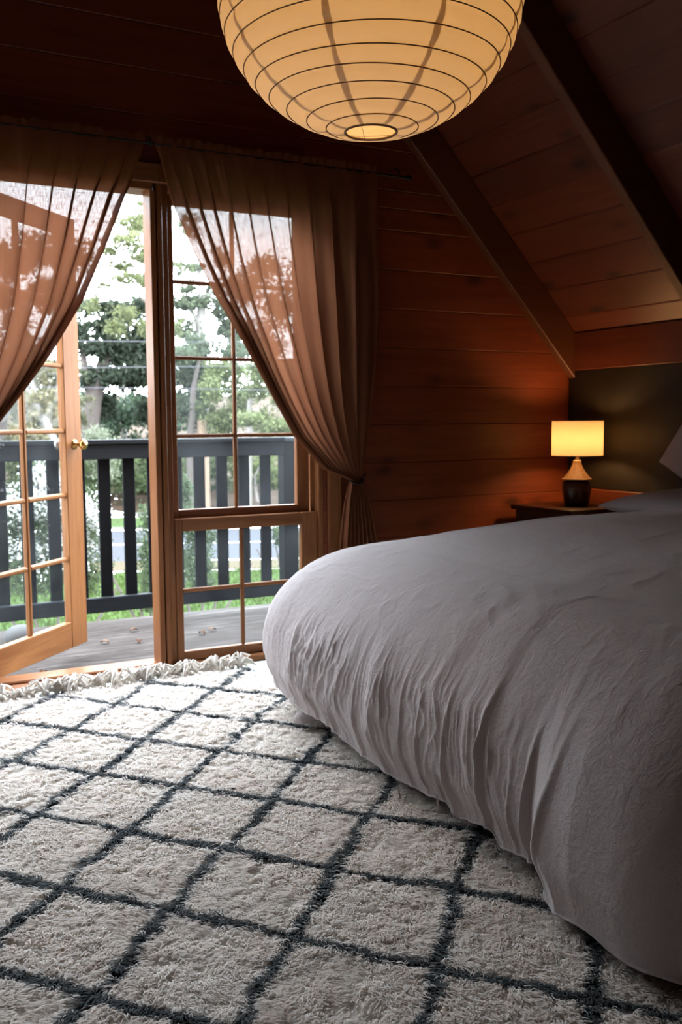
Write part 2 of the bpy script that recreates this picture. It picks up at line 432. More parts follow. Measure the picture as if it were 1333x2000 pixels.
win = tag(empty('window_1', (1.36, YW, 0)), 'double-hung timber window reaching to the floor', kind='structure')
pbox(win, 'mullion', (1.298, YW-.004, 0.0), (1.322, YW+.13, 2.17), CEDZ, .004)
pbox(win, 'mullion', (1.292, YW+.02, 0.0), (1.352, YW+.13, 2.17), CEDZ, .002)
pbox(win, 'jamb', (2.072, YW-.006, 0), (2.098, YW+.13, 2.17), CEDZ, .003)
pbox(win, 'head', (1.35, YW+.0, 2.135), (2.075, YW+.13, 2.17), CEDX)
pbox(win, 'sill', (1.33, YW-.035, 0), (2.13, YW+.13, .03), CEDX, .005)
pbox(win, 'architrave', (2.118, YW-.02, 0.0), (2.195, YW-.001, 2.165), CEDZ, .006)
pbox(win, 'architrave', (1.31, YW-.022, 2.165), (2.195, YW-.001, 2.245), CEDX)
pbox(win, 'parting_bead', (2.055, YW+.045, .03), (2.074, YW+.058, 2.135), CEDZ, .002)

fill_win = tag(empty('fill_window', (-.1, YW, 0)), 'unseen double-hung window added left of the door for extra daylight', kind='structure')  # out of view, added to bring more daylight onto rug and bed
pbox(fill_win, 'jamb', (-.62, YW-.006, 0), (-.585, YW+.13, 2.17), CEDZ); pbox(fill_win, 'mullion', (.36, YW-.01, 0), (.399, YW+.13, 2.17), CEDZ)
pbox(fill_win, 'head', (-.585, YW, 2.135), (.36, YW+.13, 2.17), CEDX); pbox(fill_win, 'sill', (-.66, YW-.035, 0), (.36, YW+.13, .03), CEDX, .005)
pbox(fill_win, 'architrave', (-.69, YW-.022, 2.166), (.355, YW-.001, 2.245), CEDX); pbox(fill_win, 'architrave', (-.69, YW-.02, .03), (-.62, YW-.001, 2.165), CEDZ, .006)
def sash(name, parent, x0, x1, z0, z1, cols, rows, y, t, MX, MZ, mw=.018):
    s = empty(name, ((x0+x1)/2, y, z0)); s.parent = parent; s.matrix_parent_inverse = Matrix.Translation(parent.location).inverted()
    M = Matrix.Translation(Vector(s.location)).inverted()
    def b(nm, a, c, mat, bev=.003):
        o = box(nm, a, c, mat, None, bev); o.parent = s; o.matrix_parent_inverse = M; return o
    gx0, gx1 = cols[0], cols[-1]; gz0, gz1 = rows[0], rows[-1]
    b('stile', (x0, y, z0), (gx0, y+t, z1), MZ); b('stile', (gx1, y, z0), (x1, y+t, z1), MZ)
    b('rail', (gx0, y+.001, z0), (gx1, y+t-.001, gz0), MX); b('rail', (gx0, y+.001, gz1), (gx1, y+t-.001, z1), MX)
    for c in cols[1:-1]: b('muntin', (c-mw/2, y+.006, gz0), (c+mw/2, y+t-.006, gz1), MZ, .005)
    for r in rows[1:-1]:
        for i in range(len(cols)-1):
            xa = cols[i] + (mw/2 if i else 0); xb = cols[i+1] - (mw/2 if i < len(cols)-2 else 0)
            b('muntin', (xa, y+.0065, r-mw/2), (xb, y+t-.0065, r+mw/2), MX, .005)
    for i in range(len(cols)-1):
        for j in range(len(rows)-1):
            b('pane', (cols[i]+.004, y+t*.5-.0015, rows[j]+.004), (cols[i+1]-.004, y+t*.5+.0015, rows[j+1]-.004), GLASS, 0)
    return s
sash('upper_sash', win, 1.352, 2.055, .655, 2.135, (1.388, 1.676, 1.989), (.727, 1.066, 1.42, 1.76, 2.095), YW+.06, .035, CEDX, CEDZ)
sash('lower_sash', win, 1.352, 2.072, .03, .690, (1.385, 1.68, 1.987), (.075, .357, .632), YW+.012, .032, CEDX, CEDZ)

sash('upper_sash', fill_win, -.585, .36, .655, 2.135, (-.55, -.11, .325), (.727, 1.066, 1.42, 1.76, 2.095), YW+.06, .035, CEDX, CEDZ)
sash('lower_sash', fill_win, -.585, .36, .03, .690, (-.55, -.11, .325), (.075, .357, .632), YW+.012, .032, CEDX, CEDZ)

# door leaf, hinged at the left, swung outward
LA = radians(46.4)
leaf = empty('leaf', (0,0,0)); leaf.parent = door; leaf.location = Vector((.545, 4.29, 0)) - Vector(door.location); leaf.rotation_euler = (0,0,LA)
def lb(nm, a, c, mat, bev=.003): return box(nm, a, c, mat, leaf, bev)
U0, U1 = -.08, .80; TH = .04
cols = (.02, .332, .658); rows = (.15, .463, .777, 1.09, 1.403, 1.717, 2.03); mw = .022
lb('stile', (U0, 0, .02), (cols[0], TH, 2.12), DOORZ); lb('stile', (cols[2], 0, .02), (U1, TH, 2.12), DOORZ)
lb('rail', (cols[0], .001, .02), (cols[2], TH-.001, rows[0]), DOORX); lb('rail', (cols[0], .001, rows[-1]), (cols[2], TH-.001, 2.12), DOORX)
lb('muntin', (cols[1]-mw/2, .006, rows[0]), (cols[1]+mw/2, TH-.006, rows[-1]), DOORZ, .006)
for r in rows[1:-1]:
    for a, c in ((cols[0], cols[1]-mw/2), (cols[1]+mw/2, cols[2])): lb('muntin', (a, .0065, r-mw/2), (c, TH-.0065, r+mw/2), DOORX, .006)
for i in range(2):
    for j in range(6): lb('pane', (cols[i]+.003, TH*.5-.0015, rows[j]+.003), (cols[i+1]-.003, TH*.5+.0015, rows[j+1]-.003), GLASS, 0)
kp = [(0,.0),(.025,.0),(.026,.004),(.016,.007),(.010,.012),(.009,.028),(.018,.036),(.026,.046),(.026,.056),(.018,.064),(0,.067)]
for sgn, mt in ((1, BRASS), (-1, PEWTER)):
    kn = lathe('knob', kp, mt, leaf, 24); kn.location = (.733, 0 if sgn == 1 else TH, 1.024); kn.rotation_euler = (radians(90)*sgn, 0, 0)
    tag(kn, 'round aged brass knob' if sgn == 1 else 'dull grey outer knob')
lb('lock_plate', (.7985, .012, .95), (.8005, .028, 1.10), BRASS, 0)

# ---------------------------------------------------------------- curtain rod and curtains
rod = tag(empty('curtain_rod', (.55, 4.10, 2.312)), 'thin black curtain rod above the door and window', 'curtain rod')
tube('rod', [(-.95,0,.0),(0,0,0),(1.0,0,-.002),(1.98,0,-.008)], .0065, BLACK, rod, 10)
fin = lathe('finial', [(0,-.02),(.012,-.014),(.015,0),(.012,.014),(0,.02)], BLACK, rod, 16); fin.location = (1.99,0,-.008); fin.rotation_euler = (0, radians(90), 0)
for bx in (-.6, .70, 1.93):
    V, F = join_np([tube_np([(bx,.078,.03),(bx,.05,.035),(bx,.01,.03),(bx,-.012,.012),(bx,-.012,-.006),(bx,.0,-.014),(bx,.012,-.006)], .004, 8), lathe_np([(0,0),(.014,0),(.014,.004),(0,.004)], 12)][:1])
    link('bracket', np_mesh('bracket', V, F, True), BLACK, rod)

def curtain(name, label, sgn, x_lead, x_wall, tie, zt, edge, seed, parts_dy):
    """gathered sheer: threads fan from the rod to the tie. u=0 leading edge, u=1 wall side"""
    NU, NV = 420, 150
    u = np.linspace(0, 1, NU)[:,None]; v = np.linspace(0, 1, NV)[None,:]
    root = empty(name, (tie[0], tie[1], 0))
    xt = x_lead + (x_wall-x_lead)*u
    ztie = tie[2]
    tz = zt - (zt-ztie)*v
    # horizontal travel toward the tie : early for the leading edge, late for the wall side
    e0 = np.interp(1-v, *edge[::-1]) if False else np.interp(v, edge[0], edge[1])
    late = sstep(.0, 1, v)**(1.0) * 0 + v**4.2
    mixu = u**.85
    trav = e0*(1-mixu) + late*mixu
    xe = tie[0] + sgn*(u-.42)*.055
    X = xt*(1-trav) + xe*trav
    # pleats
    ph = u*1.0 + .02*(vn(u*9, v*2.2, seed)-.5)
    uu = ph**.8
    f1 = np.sin(uu*2*pi*11 + 3*vn(uu*6, v*1.5, seed+1)) ; f2 = np.sin(uu*2*pi*37 + 4*vn(uu*10, v*2, seed+2))
    sharp = np.sign(f1)*np.abs(f1)**1.4
    # amplitude: small at rod, grows, tightens at tie
    amp = (.006 + .022*sstep(.03, .5, v))*(1-.45*v)
    Yy = tie[1] + amp*sharp + .0025*f2*sstep(0,.15,v) - .05*np.sin(pi*v)*(1-u)*.6
    X = X + sgn*.024*np.cos(uu*2*pi*11 + 3*vn(uu*6, v*1.5, seed+1))*sstep(.0,.16,v)*(1-.5*v)
    Yy = Yy + (u-.5)*.03*v
    Z = tz + 0*u + .01*(vn(u*60, v*0, seed+5)-.5)*(1-sstep(0,.03,v))
    # header fuzz: top of pocket
    V = np.stack([X, Yy, Z], -1).reshape(-1,3) - np.array([tie[0], tie[1], 0])
    idx = np.arange(NU*NV).reshape(NU, NV)
    F = np.stack([idx[:-1,:-1], idx[1:,:-1], idx[1:,1:], idx[:-1,1:]], -1).reshape(-1,4)
    me = np_mesh('drape', V, F, True)
    uvl = me.uv_layers.new(name='UVMap'); UV = np.stack([u+0*v, v+0*u], -1).reshape(-1,2)
    uvl.data.foreach_set('uv', UV[F.ravel()].astype(np.float32).ravel())
    link('drape', me, SHEER, root)
    # header ruffle above the rod
    NU2 = 300; uu_ = np.linspace(0,1,NU2)[:,None]; vv = np.linspace(0,1,7)[None,:]
    Xh = x_lead+(x_wall-x_lead)*uu_ + 0*vv; Yh = tie[1]-.009 + .006*np.sin(uu_*150+3*vn(uu_*30,0,seed))*(.4+vv); Zh = zt+.004+vv*(.024+.012*vn(uu_*45,0,seed+8))
    Vh = np.stack([Xh, Yh, Zh+0*uu_], -1).reshape(-1,3) - np.array([tie[0], tie[1], 0]); ih = np.arange(NU2*7).reshape(NU2,7)
    Fh = np.stack([ih[:-1,:-1], ih[1:,:-1], ih[1:,1:], ih[:-1,1:]], -1).reshape(-1,4)
    mh = np_mesh('header', Vh, Fh, True); ul = mh.uv_layers.new(name='UVMap'); UH = np.stack([uu_+0*vv, vv*.02+0*uu_], -1).reshape(-1,2)
    ul.data.foreach_set('uv', UH[Fh.ravel()].astype(np.float32).ravel()); link('header', mh, SHEER, root)
    # tail below the tie
    NU3, NV3 = 200, 60; u = np.linspace(0,1,NU3)[:,None]; v = np.linspace(0,1,NV3)[None,:]
    spread = .055 + .20*(1-np.exp(-v*3.0))
    X = tie[0] + sgn*(u-.42)*spread + sgn*.01*v; ff = np.sin(u*2*pi*8 + 2*vn(u*6, v*2, seed+9))
    Yy = tie[1] + .035*ff*(.35+.9*np.sqrt(v)) ; Z = ztie - v*(ztie-.03)
    V = np.stack([X, Yy, Z+0*u], -1).reshape(-1,3) - np.array([tie[0], tie[1], 0]); ii = np.arange(NU3*NV3).reshape(NU3,NV3)
    F = np.stack([ii[:-1,:-1], ii[1:,:-1], ii[1:,1:], ii[:-1,1:]], -1).reshape(-1,4)
    mt = np_mesh('tail', V, F, True); ul = mt.uv_layers.new(name='UVMap'); UT = np.stack([u+0*v, v+0*u], -1).reshape(-1,2)
    ul.data.foreach_set('uv', UT[F.ravel()].astype(np.float32).ravel()); link('tail', mt, SHEER, root)
    tag(root, label, 'curtain')
    return root
TIE = (2.225, 4.085, .845)
curtain('curtain', 'sheer brown linen curtain over the window, tied back to the right', 1, 1.262, 2.36, TIE, 2.300,
        ((0,.094,.179,.309,.426,.562,.703,.849,.959,1), (0,.055,.099,.19,.285,.421,.548,.68,.84,1)), 3.0, 0)
TIEL = (.33, 4.085, .84)
curtain('curtain', 'sheer brown linen curtain over the open door, swept to the left', -1, 1.225, -.05, TIEL, 2.302,
        ((0,.091,.152,.3,.463,.608,.694,.765,.88,1), (0,.056,.113,.216,.342,.5,.607,.699,.85,1)), 11.0, 0)
for nm, T, lab, sg in (('tieback', TIE, 'dark cord tieback gathering the curtain beside the bed', 1), ('tieback', TIEL, 'dark cord tieback gathering the curtain left of the door', -1)):
    t = tag(empty(nm, T), lab, 'tieback')
    a = np.linspace(0, 2*pi, 40, endpoint=False)
    tube('cord', np.stack([.036*np.cos(a), .03*np.sin(a)-.004, .012*np.sin(a*1)+.004*np.cos(2*a)], -1), .0055, BLACK, t, 8, True)
    tube('cord', [(.03*sg,0,.004),(.055*sg,.02,.012),(.08*sg,.045,.018),(.085*sg,.075,.016)], .004, BLACK, t, 8)
    tube('hook', [(.085*sg,.094,.016),(.085*sg,.07,.016),(.092*sg,.062,.01),(.092*sg,.062,.028)], .004, BLACK, t, 8)

# ---------------------------------------------------------------- paper lantern
LC = (1.237, 2.176, 2.169); LR, LB = .38, .328
lan = tag(empty('paper_lantern', LC), 'large round cream paper lantern glowing overhead', 'pendant lamp')
NR = 21
th0 = math.asin(.065/LR); ths = np.linspace(th0, pi-th0, NR)
prof = []
for i in range(NR-1):
    for k in range(6):
        t = k/6; a = ths[i]*(1-t)+ths[i+1]*t; bul = 1 - .015*(2*abs(t-.5))**2 - .0 
        prof.append((LR*sin(a)*bul, -LB*cos(a)*bul))
prof.append((LR*sin(ths[-1])*.99, -LB*cos(ths[-1])*.99))
V, F = lathe_np(prof, 160); rr = np.hypot(V[:,0],V[:,1]); an = np.arctan2(V[:,1],V[:,0])
wr = 1+.009*(fbm(an*9+V[:,2]*5, V[:,2]*30, 4)-.45); V[:,0]*=wr; V[:,1]*=wr
link('shade', np_mesh('shade', V, F, True), PAPER, lan)
for i in range(NR):
    a = np.linspace(0, 2*pi, 96, endpoint=False); tt = ths[i] + .012*np.sin(a + i*1.3)*(0 if i in (0, NR-1) else 1)
    R_ = LR*np.sin(tt)*.9905+.0006; rb = .0034 if i in (0, NR-1) else .0016
    P = np.stack([R_*np.cos(a), R_*np.sin(a), -LB*np.cos(tt)*.9905], -1)
    tube('rib', P, rb, RIB, lan, 6, True)
for k in range(8):
    a0 = radians(-1.5+45*k); pts = np.array(prof); Vs = []; 
    for r_, z_ in pts:
        hw = .0075+.002*sin(z_*60+k); da = hw/max(r_, .06)
        Vs += [(r_*.994*cos(a0-da), r_*.994*sin(a0-da), z_*.994), (r_*.994*cos(a0+da), r_*.994*sin(a0+da), z_*.994)]
    n = len(pts); Fs = [(2*i, 2*i+1, 2*i+3, 2*i+2) for i in range(n-1)]
    link('seam', np_mesh('seam', Vs, Fs, True), SEAM, lan)
bl = lathe('bulb', [(0,-.05),(.025,-.043),(.036,-.02),(.036,.01),(.022,.04),(.014,.06),(0,.06)], emit('lantern_bulb_glow', (1,.64,.30), 80), lan, 20); bl.location = (0,0,.02)
lathe('socket', [(0,.08),(.018,.08),(.018,.14),(0,.14)], BLACK, lan, 16)
tube('cord', [(0,0,.14),(-.03,0,.8),(-.107,0,ZR-.33-LC[2])], .003, CORD, lan, 6)
tube('wire_frame', [(-.064,0,LB*.97),(0,0,.13),(.064,0,LB*.97)], .0018, BLACK, lan, 6)
tube('loose_thread', [(-.05,-.04,-.325),(-.047,-.045,-.335),(-.05,-.05,-.345),(-.045,-.052,-.358)], .0006, CORD, lan, 5)

# ---------------------------------------------------------------- table lamp
TL = (3.425, 3.865, .68)
TLS = .79
lamp = tag(empty('table_lamp', TL), 'lit bedside lamp with drum shade and woven base on the corner nightstand', 'lamp')
SR = .131
V1, F1 = lathe_np([(SR,.262),(SR,.442)], 64); V2, F2 = lathe_np([(SR-.0015,.442),(SR-.0015,.262)], 64)
link('lamp_shade', np_mesh('lamp_shade', V1, F1, True), SHADE, lamp)
for zz in (.262, .442):
    a = np.linspace(0, 2*pi, 64, endpoint=False); tube('shade_ring', np.stack([SR*np.cos(a), SR*np.sin(a), zz+0*a], -1), .0018, plain('shade_trim', (.6,.45,.25), .8), lamp, 6, True)
for k in range(3):
    a = 2*pi*k/3; tube('shade_spoke', [(0,0,.415),(SR*cos(a),SR*sin(a),.44)], .0015, BRASS, lamp, 6)
b2 = lathe('bulb', [(0,-.045),(.018,-.04),(.029,-.02),(.029,.005),(.018,.03),(.012,.045),(0,.045)], emit('lamp_bulb_glow', (1,.54,.21), 250), lamp, 20); b2.location = (0,0,.345)
lathe('stem', [(0,.225),(.008,.225),(.008,.262),(.014,.265),(.014,.300),(0,.300)], plain('lamp_stem_cream', (.4,.34,.24), .5), lamp, 16)
def conep(t): return .018 + (.074-.018)*(t**1.75)
pr = []
for i in range(121):
    t = i/120; pr.append((conep(t) + .0016*abs(sin(i*pi/4)), .236-.096*t - 0))
cone = lathe('woven_cone', [(0,.238),(.017,.239)]+pr+[(.070,.139),(.02,.139)], RATTAN, lamp, 64)
for k in range(10):
    a = 2*pi*k/10+.1; tube('stake', [((conep(t)+.001)*cos(a), (conep(t)+.001)*sin(a), .236-.096*t) for t in np.linspace(0,1,14)], .0016, RATTAN, lamp, 6)
a = np.linspace(0, 2*pi, 64, endpoint=False); tube('woven_rim', np.stack([  .075*np.cos(a), .075*np.sin(a), .140+0*a], -1), .0026, RATTAN, lamp, 6, True)
POT = plain('dark_brown_glaze', (.045,.022,.015), .35, bump=.2, bscale=30)
lathe('vase_base', [(0,0),(.060,0),(.063,.01),(.069,.05),(.074,.085),(.076,.105),(.071,.125),(.05,.137),(0,.138)], POT, lamp, 48)
a = np.linspace(0, 2*pi, 64, endpoint=False); tube('vase_band', np.stack([.0755*np.cos(a), .0755*np.sin(a), .083+0*a], -1), .002, plain('vase_band_brown', (.12,.06,.035), .5), lamp, 6, True)

# ---------------------------------------------------------------- nightstand
ns = tag(empty('nightstand', (3.40, 3.88, 0)), 'dark wooden nightstand in the corner under the lamp', 'nightstand')
def nb(nm, a, b, mat=DARKW, bev=.003): return box(nm, a, b, mat, ns, bev)
nb('top', (-.205,-.235,.656), (.215,.245,.68)); 
for sx_ in (-.18, .19-.03):
    for sy_ in (-.215, .195): nb('leg', (sx_, sy_, 0), (sx_+.035, sy_+.035, .656))
nb('side_panel', (-.175,-.18,.25), (-.16,.195,.655)); nb('side_panel', (.175,-.18,.25), (.19,.195,.655)); nb('back_panel', (-.145,.2,.25), (.16,.215,.655))
nb('shelf', (-.158,-.205,.25), (.173,.2,.268))
dr = nb('drawer', (-.142,-.222,.50), (.157,-.19,.645)); dk = lathe('drawer_knob', [(0,0),(.008,0),(.006,.012),(.014,.02),(.010,.028),(0,.03)], BRASS, dr, 16); dk.location = (0,-.016,0); dk.rotation_euler = (radians(90),0,0)

# ---------------------------------------------------------------- bed
bed = tag(empty('bed', (2.6, 2.3, 0)), 'wide low bed with its head against the right wall', 'bed')
def bb(nm, a, b, mat, bev=.01):
    return box(nm, Vector(a)-Vector((2.6,2.3,0)), Vector(b)-Vector((2.6,2.3,0)), mat, bed, bev)
bm = bmesh.new(); bm_box(bm, (-.93,-.9,-.115), (.97,.93,.115)); bmesh.ops.bevel(bm, geom=list(bm.edges), offset=.05, segments=4, affect='EDGES')
mt = link('mattress', bm_mesh('mattress', bm, True), MATT, bed); mt.location = (.03,.0,.375)
bb('side_rail', (1.70,1.42,.17), (3.6,1.45,.26), BEDW); bb('side_rail', (1.70,3.16,.17), (3.6,3.19,.26), BEDW)
bb('foot_rail', (1.70,1.45,.17), (1.73,3.16,.26), BEDW); bb('slat_base', (1.73,1.45,.22), (3.58,3.16,.26), BEDW)
for a_, b_ in ((1.74,1.5),(1.74,3.06),(3.5,1.5),(3.5,3.06),(2.6,2.28)): bb('leg', (a_-.03,b_-.03,.0 if a_ > 1.9 else .024), (a_+.03,b_+.03,.22), BEDW, .004)

# duvet : nested rounded U rings
duv = tag(empty('duvet', (2.4, 2.3, .5)), 'rumpled lilac-grey linen duvet draped over the bed', 'duvet')
XF, YN, YF, XH = 1.415, 1.02, 3.60, 3.42
HY = np.array([1.0,1.2,1.35,1.5,1.6,1.66,1.70,1.78,1.87,1.92,2.02,2.08,2.15,2.28,2.41,2.6,2.81,3.07,3.2,3.33,3.45,3.6])
HZ = np.array([.06,.06,.055,.06,.045,.06,.088,.078,.062,.09,.068,.056,.08,.06,.05,.068,.098,.100,.105,.125,.16,.20])
XY = np.array([1.0,1.3,1.5,1.62,1.70,1.80,1.95,2.1,3.6]); XO = np.array([-.13,-.125,-.115,-.085,-.02,-.02,-.01,0,0])
def ring(d, nN=150, nF=520, nC=70, nS=150):
    """points (x,y), outward normal, perimeter id s for inset d"""
    x0 = XF+d; ya = YN+d; yb = YF-d; hw = (yb-ya)/2
    rc = max(.36-d*.5, .10); rc = min(rc, max(hw, 1e-4), XH-x0)
    pts = []; nr = []; sid = []
    for t in np.linspace(0, 1, nN, endpoint=False): pts.append((XH+(x0+rc-XH)*t, ya)); nr.append((0,-1)); sid.append(t)
    for t in np.linspace(0, 1, nC, endpoint=False):
        a = pi/2*t; pts.append((x0+rc-rc*sin(a), ya+rc-rc*cos(a))); nr.append((-sin(a), -cos(a))); sid.append(1+t)
    for t in np.linspace(0, 1, nF, endpoint=False): pts.append((x0, ya+rc+(yb-rc-ya-rc)*t)); nr.append((-1,0)); sid.append(2+t)
    for t in np.linspace(0, 1, nC, endpoint=False):
        a = pi/2*t; pts.append((x0+rc-rc*cos(a), yb-rc+rc*sin(a))); nr.append((-cos(a), sin(a))); sid.append(3+t)
    for t in np.linspace(0, 1, nS): pts.append((x0+rc+(XH-x0-rc)*t, yb)); nr.append((0,1)); sid.append(4+t)
    return np.array(pts), np.array(nr), np.array(sid)
RD = .43; HT = .655; PW = 2.35
rows_ = []; thn = 120; half = (YF-YN)/2
outer, onr, osid = ring(0); oy = outer[:,1]; ox = outer[:,0]
per = np.concatenate([[0], np.cumsum(np.hypot(np.diff(outer[:,0]), np.diff(outer[:,1])))])
hemz = np.interp(oy, HY, HZ); hemz = np.where(osid > 3.6, .12, hemz) + .006*(vn(per*14, 0, 2)-.5)
outx = np.interp(oy, XY, XO) * np.where(osid < 1, np.maximum(0, 1-(ox-XF)*1.2), 1)
def ridge(x, y, s): n = 2*vn(x, y, s)-1; return (1-np.abs(n))**3.2
for k in range(thn+1):
    th_ = pi/2*k/thn; c = cos(th_); s_ = sin(th_)
    d = RD*(1-(c**(2/PW) if c > 1e-9 else 0)); zf = s_**(2/PW)
    P, Nr, sid = ring(d)
    zz = hemz + (HT-hemz)*zf
    low = 1-zf                                   # 0 on top, 1 at hem
    bulge = .03*sin(pi*min(1, low*1.15)) - .035*sstep(.82, 1, low)
    wv_ = per*1.0 + .05*(vn(low*4+per*2, per*3, 5)-.5) + .03*(vn(low*11, per*9, 6)-.5)
    env = sstep(.22, .62, low)
    reg = sstep(1.55, 1.95, oy)                  # fine gathers only along the middle and far foot
    fine = (ridge(wv_*17+1.2*vn(low*5, per*5, 31), low*1.7, 1)*.010 + ridge(wv_*41+1.5*vn(low*8, per*8, 32), low*3.1+4, 2)*.007 + ridge(wv_*72, low*5, 3)*.0028)*reg
    bigf = (ridge(wv_*4.3+.35, low*.7, 8)-.45)*(.006+.026*low)*(1-.35*reg)
    dsp = bulge + env*(fine*(.3+1.3*vn(wv_*7, low*1.6, 12)**1.6) + bigf*.6)
    for (yc, am, wd, st, lean_) in ((1.64,.020,.020,.30,.16),(1.735,.030,.017,.34,.10),(1.80,.016,.011,.5,.06),(1.93,.028,.016,.28,.07),(2.10,.022,.014,.32,.05),(2.235,.016,.010,.4,.03),(2.33,.018,.011,.34,.03),(2.47,.014,.010,.42,.02),(2.60,.016,.011,.36,.02),(2.78,.014,.010,.45,.0),(2.93,.016,.012,.4,.0),(3.06,.014,.010,.45,-.02)):
        ph_ = (oy - (yc - .6*lean_*(1-low)**1.2 + .012*(vn(low*6, yc*9, 71)-.5)))/(wd*.72)
        dsp = dsp + .62*am*np.exp(-ph_**2)*sstep(st-.1, st+.45, low)*(1-.4*sstep(.85,1,low))*((osid >= 1.5) & (osid <= 3.6))
    top = sstep(.5, 1, zf)
    dsp = dsp + .05*sin(pi*min(1,zf*.93))*sstep(3.7,4.25,sid)
    x_ = P[:,0] + Nr[:,0]*dsp + outx*low**.8 ; y_ = P[:,1] + Nr[:,1]*dsp
    zz = zz + .010*(fbm(x_*5, y_*5, 21)-.45)*top + .004*(ridge(x_*16+3*vn(x_*4,y_*4,2), y_*9, 30)-.4)*sstep(.2,.9,zf)*0.8
    zz = zz + .055*sstep(1.75,2.9,x_)*zf
    zz = np.maximum(zz, .035)
    rows_.append(np.stack([x_, y_, zz], -1))
nd = 60
for k in range(1, nd+1):
    d = RD + (half-RD-.002)*k/nd; P, Nr, sid = ring(d)
    t = k/nd
    zz = HT + .07*(1-(1-t)**2) + .010*(fbm(P[:,0]*5, P[:,1]*5, 21)-.45) + .004*(ridge(P[:,0]*16+3*vn(P[:,0]*4,P[:,1]*4,2), P[:,1]*9, 30)-.4)*.8
    zz = zz + .055*sstep(1.75,2.9,P[:,0])
    rows_.append(np.stack([P[:,0], P[:,1]+.05*sin(pi*.93)*sstep(3.7,4.25,sid)*(1-t), zz], -1))
V = np.stack(rows_); NRW, NCL = V.shape[:2]; V = V.reshape(-1,3) - np.array([2.4,2.3,.5])
ii = np.arange(NRW*NCL).reshape(NRW, NCL); F = np.stack([ii[:-1,:-1], ii[:-1,1:], ii[1:,1:], ii[1:,:-1]], -1).reshape(-1,4)
link('cover', np_mesh('cover', V, F, True), LINEN, duv)
hem = rows_[0] - np.array([2.4,2.3,.5]); sel = hem[::2]
tube('hem_edge', sel, .0035, LINEN, duv, 6)
hid = rows_[4] - np.array([2.4,2.3,.5]); 
def tiep(px_, py_, Y, n=2):
    p = at(px_, py_, Y) - Vector((2.4,2.3,.5))
    for j in range(n):
        L = .05+.015*j; P = [(p.x+.008*j, p.y, p.z+.03), (p.x+.004+.01*j, p.y-.004, p.z), (p.x-.002+.018*j, p.y-.008, p.z-L*.4)]
        tube('tie', P, [.003,.0028,.0035], LINEN, duv, 6)
tiep(662, 1432, 2.78, 1); tiep(778, 1556, 2.34, 1); tiep(853, 1572, 2.13, 1); tiep(1062, 1702, 1.69, 2)
# knotted fabric corner hanging under the hem
kv = []
for (a0, a1, r_) in (((1.50,3.02,.11),(1.44,3.10,.045),.026), ((1.455,3.10,.12),(1.50,3.16,.048),.024), ((1.52,3.16,.12),(1.47,3.05,.05),.022)):
    P = np.array([np.array(a0)*(1-t)+np.array(a1)*t + np.array([.012*sin(t*5), .01*cos(t*4), 0]) for t in np.linspace(0,1,9)]) - np.array([2.4,2.3,.5])
    kv.append(tube_np(P, np.array([.016,.024,.028,.03,.03,.029,.026,.02,.006])*r_/.026, 14))
V, F = join_np(kv); link('corner_knot', np_mesh('corner_knot', V, F, True), LINEN, duv)

# pillows
def pillow(name, label, loc, rot, L, W, T, mat=PILLOWM, seed=1):
    n = 60; u = np.linspace(-1,1,n)[:,None]; v = np.linspace(-1,1,n)[None,:]
    pin = 1-.07*(1-(u**2)*(v**2)*0)*((u**2+v**2)/2)**0
    bx = np.clip(1-np.abs(u)**3.2, 0, 1); by = np.clip(1-np.abs(v)**3.2, 0, 1)
    hgt = T/2*(bx*by)**.5*(.9+.2*fbm(u*2+5, v*2+5, seed))
    px_ = L/2*u*(1-.05*(1-v**2)*u**2) + 0*v; py_ = W/2*v*(1-.05*(1-u**2)*v**2) + 0*u
    A = np.stack([px_, py_, hgt], -1).reshape(-1,3); B = np.stack([px_, py_, -hgt*.8], -1).reshape(-1,3)
    ii = np.arange(n*n).reshape(n,n); F1 = np.stack([ii[:-1,:-1], ii[1:,:-1], ii[1:,1:], ii[:-1,1:]], -1).reshape(-1,4)
    V = np.vstack([A,B]); F = np.vstack([F1, F1[:,::-1]+n*n])
    me = np_mesh(name, V, F, True)
    o = link(name, me, mat); o.location = loc; o.rotation_euler = rot; tag(o, label, 'pillow'); return o
pillow('pillow', 'flat lilac-grey pillow lying at the head of the bed', (3.33, 2.97, .742), (0, radians(-3), 0), .46, .78, .13, seed=3)
pillow('pillow', 'plump pale pillow standing upright against the wall', (3.535, 2.97, .965), tuple((Matrix.Rotation(radians(-78), 4, 'Y') @ Matrix.Rotation(radians(-28), 4, 'Z')).to_euler()), .48, .72, .15, seed=9)
pillow('pillow', 'flat lilac-grey pillow on the near half of the bed', (3.34, 2.05, .79), (0, radians(-3), 0), .46, .78, .13, seed=5)

# ---------------------------------------------------------------- rug
rug = tag(empty('shag_rug', (.6, 2.2, 0)), 'cream shag rug with a charcoal diamond lattice', 'rug')
def rug_uv(x, y):
    # lattice coordinates fitted to the weave : nodes at integer (a+b even)
    X_ = x-.908+.045*(y-3.24)*-1*-1; Y_ = y-3.235-.02*(x-.9)
    a = (x-.912-.058*(y-3.235))/.4275*1.0; b = Y_/.4785
    return a, b
def on_line(x, y):
    wx = .020*(vn(x*7, y*7, 41)-.5)+.014*(vn(x*22, y*22, 42)-.5)
    a, b = rug_uv(x+wx, y+.020*(vn(x*7+9, y*7, 43)-.5)+.014*(vn(x*22, y*22, 44)-.5))
    p = a+b; q = a-b
    dp = np.abs(p-np.round(p)); dq = np.abs(q-np.round(q))
    hwid = .036+.018*vn(x*9, y*9, 45)
    return np.minimum(dp, dq) < hwid
RX0, RY0, RY1 = -.95, .25, 4.02
def rx1(y): return 1.625 - .012*(4.0-y)
def ry1(x): return 4.02 - .035*(1.6-x)
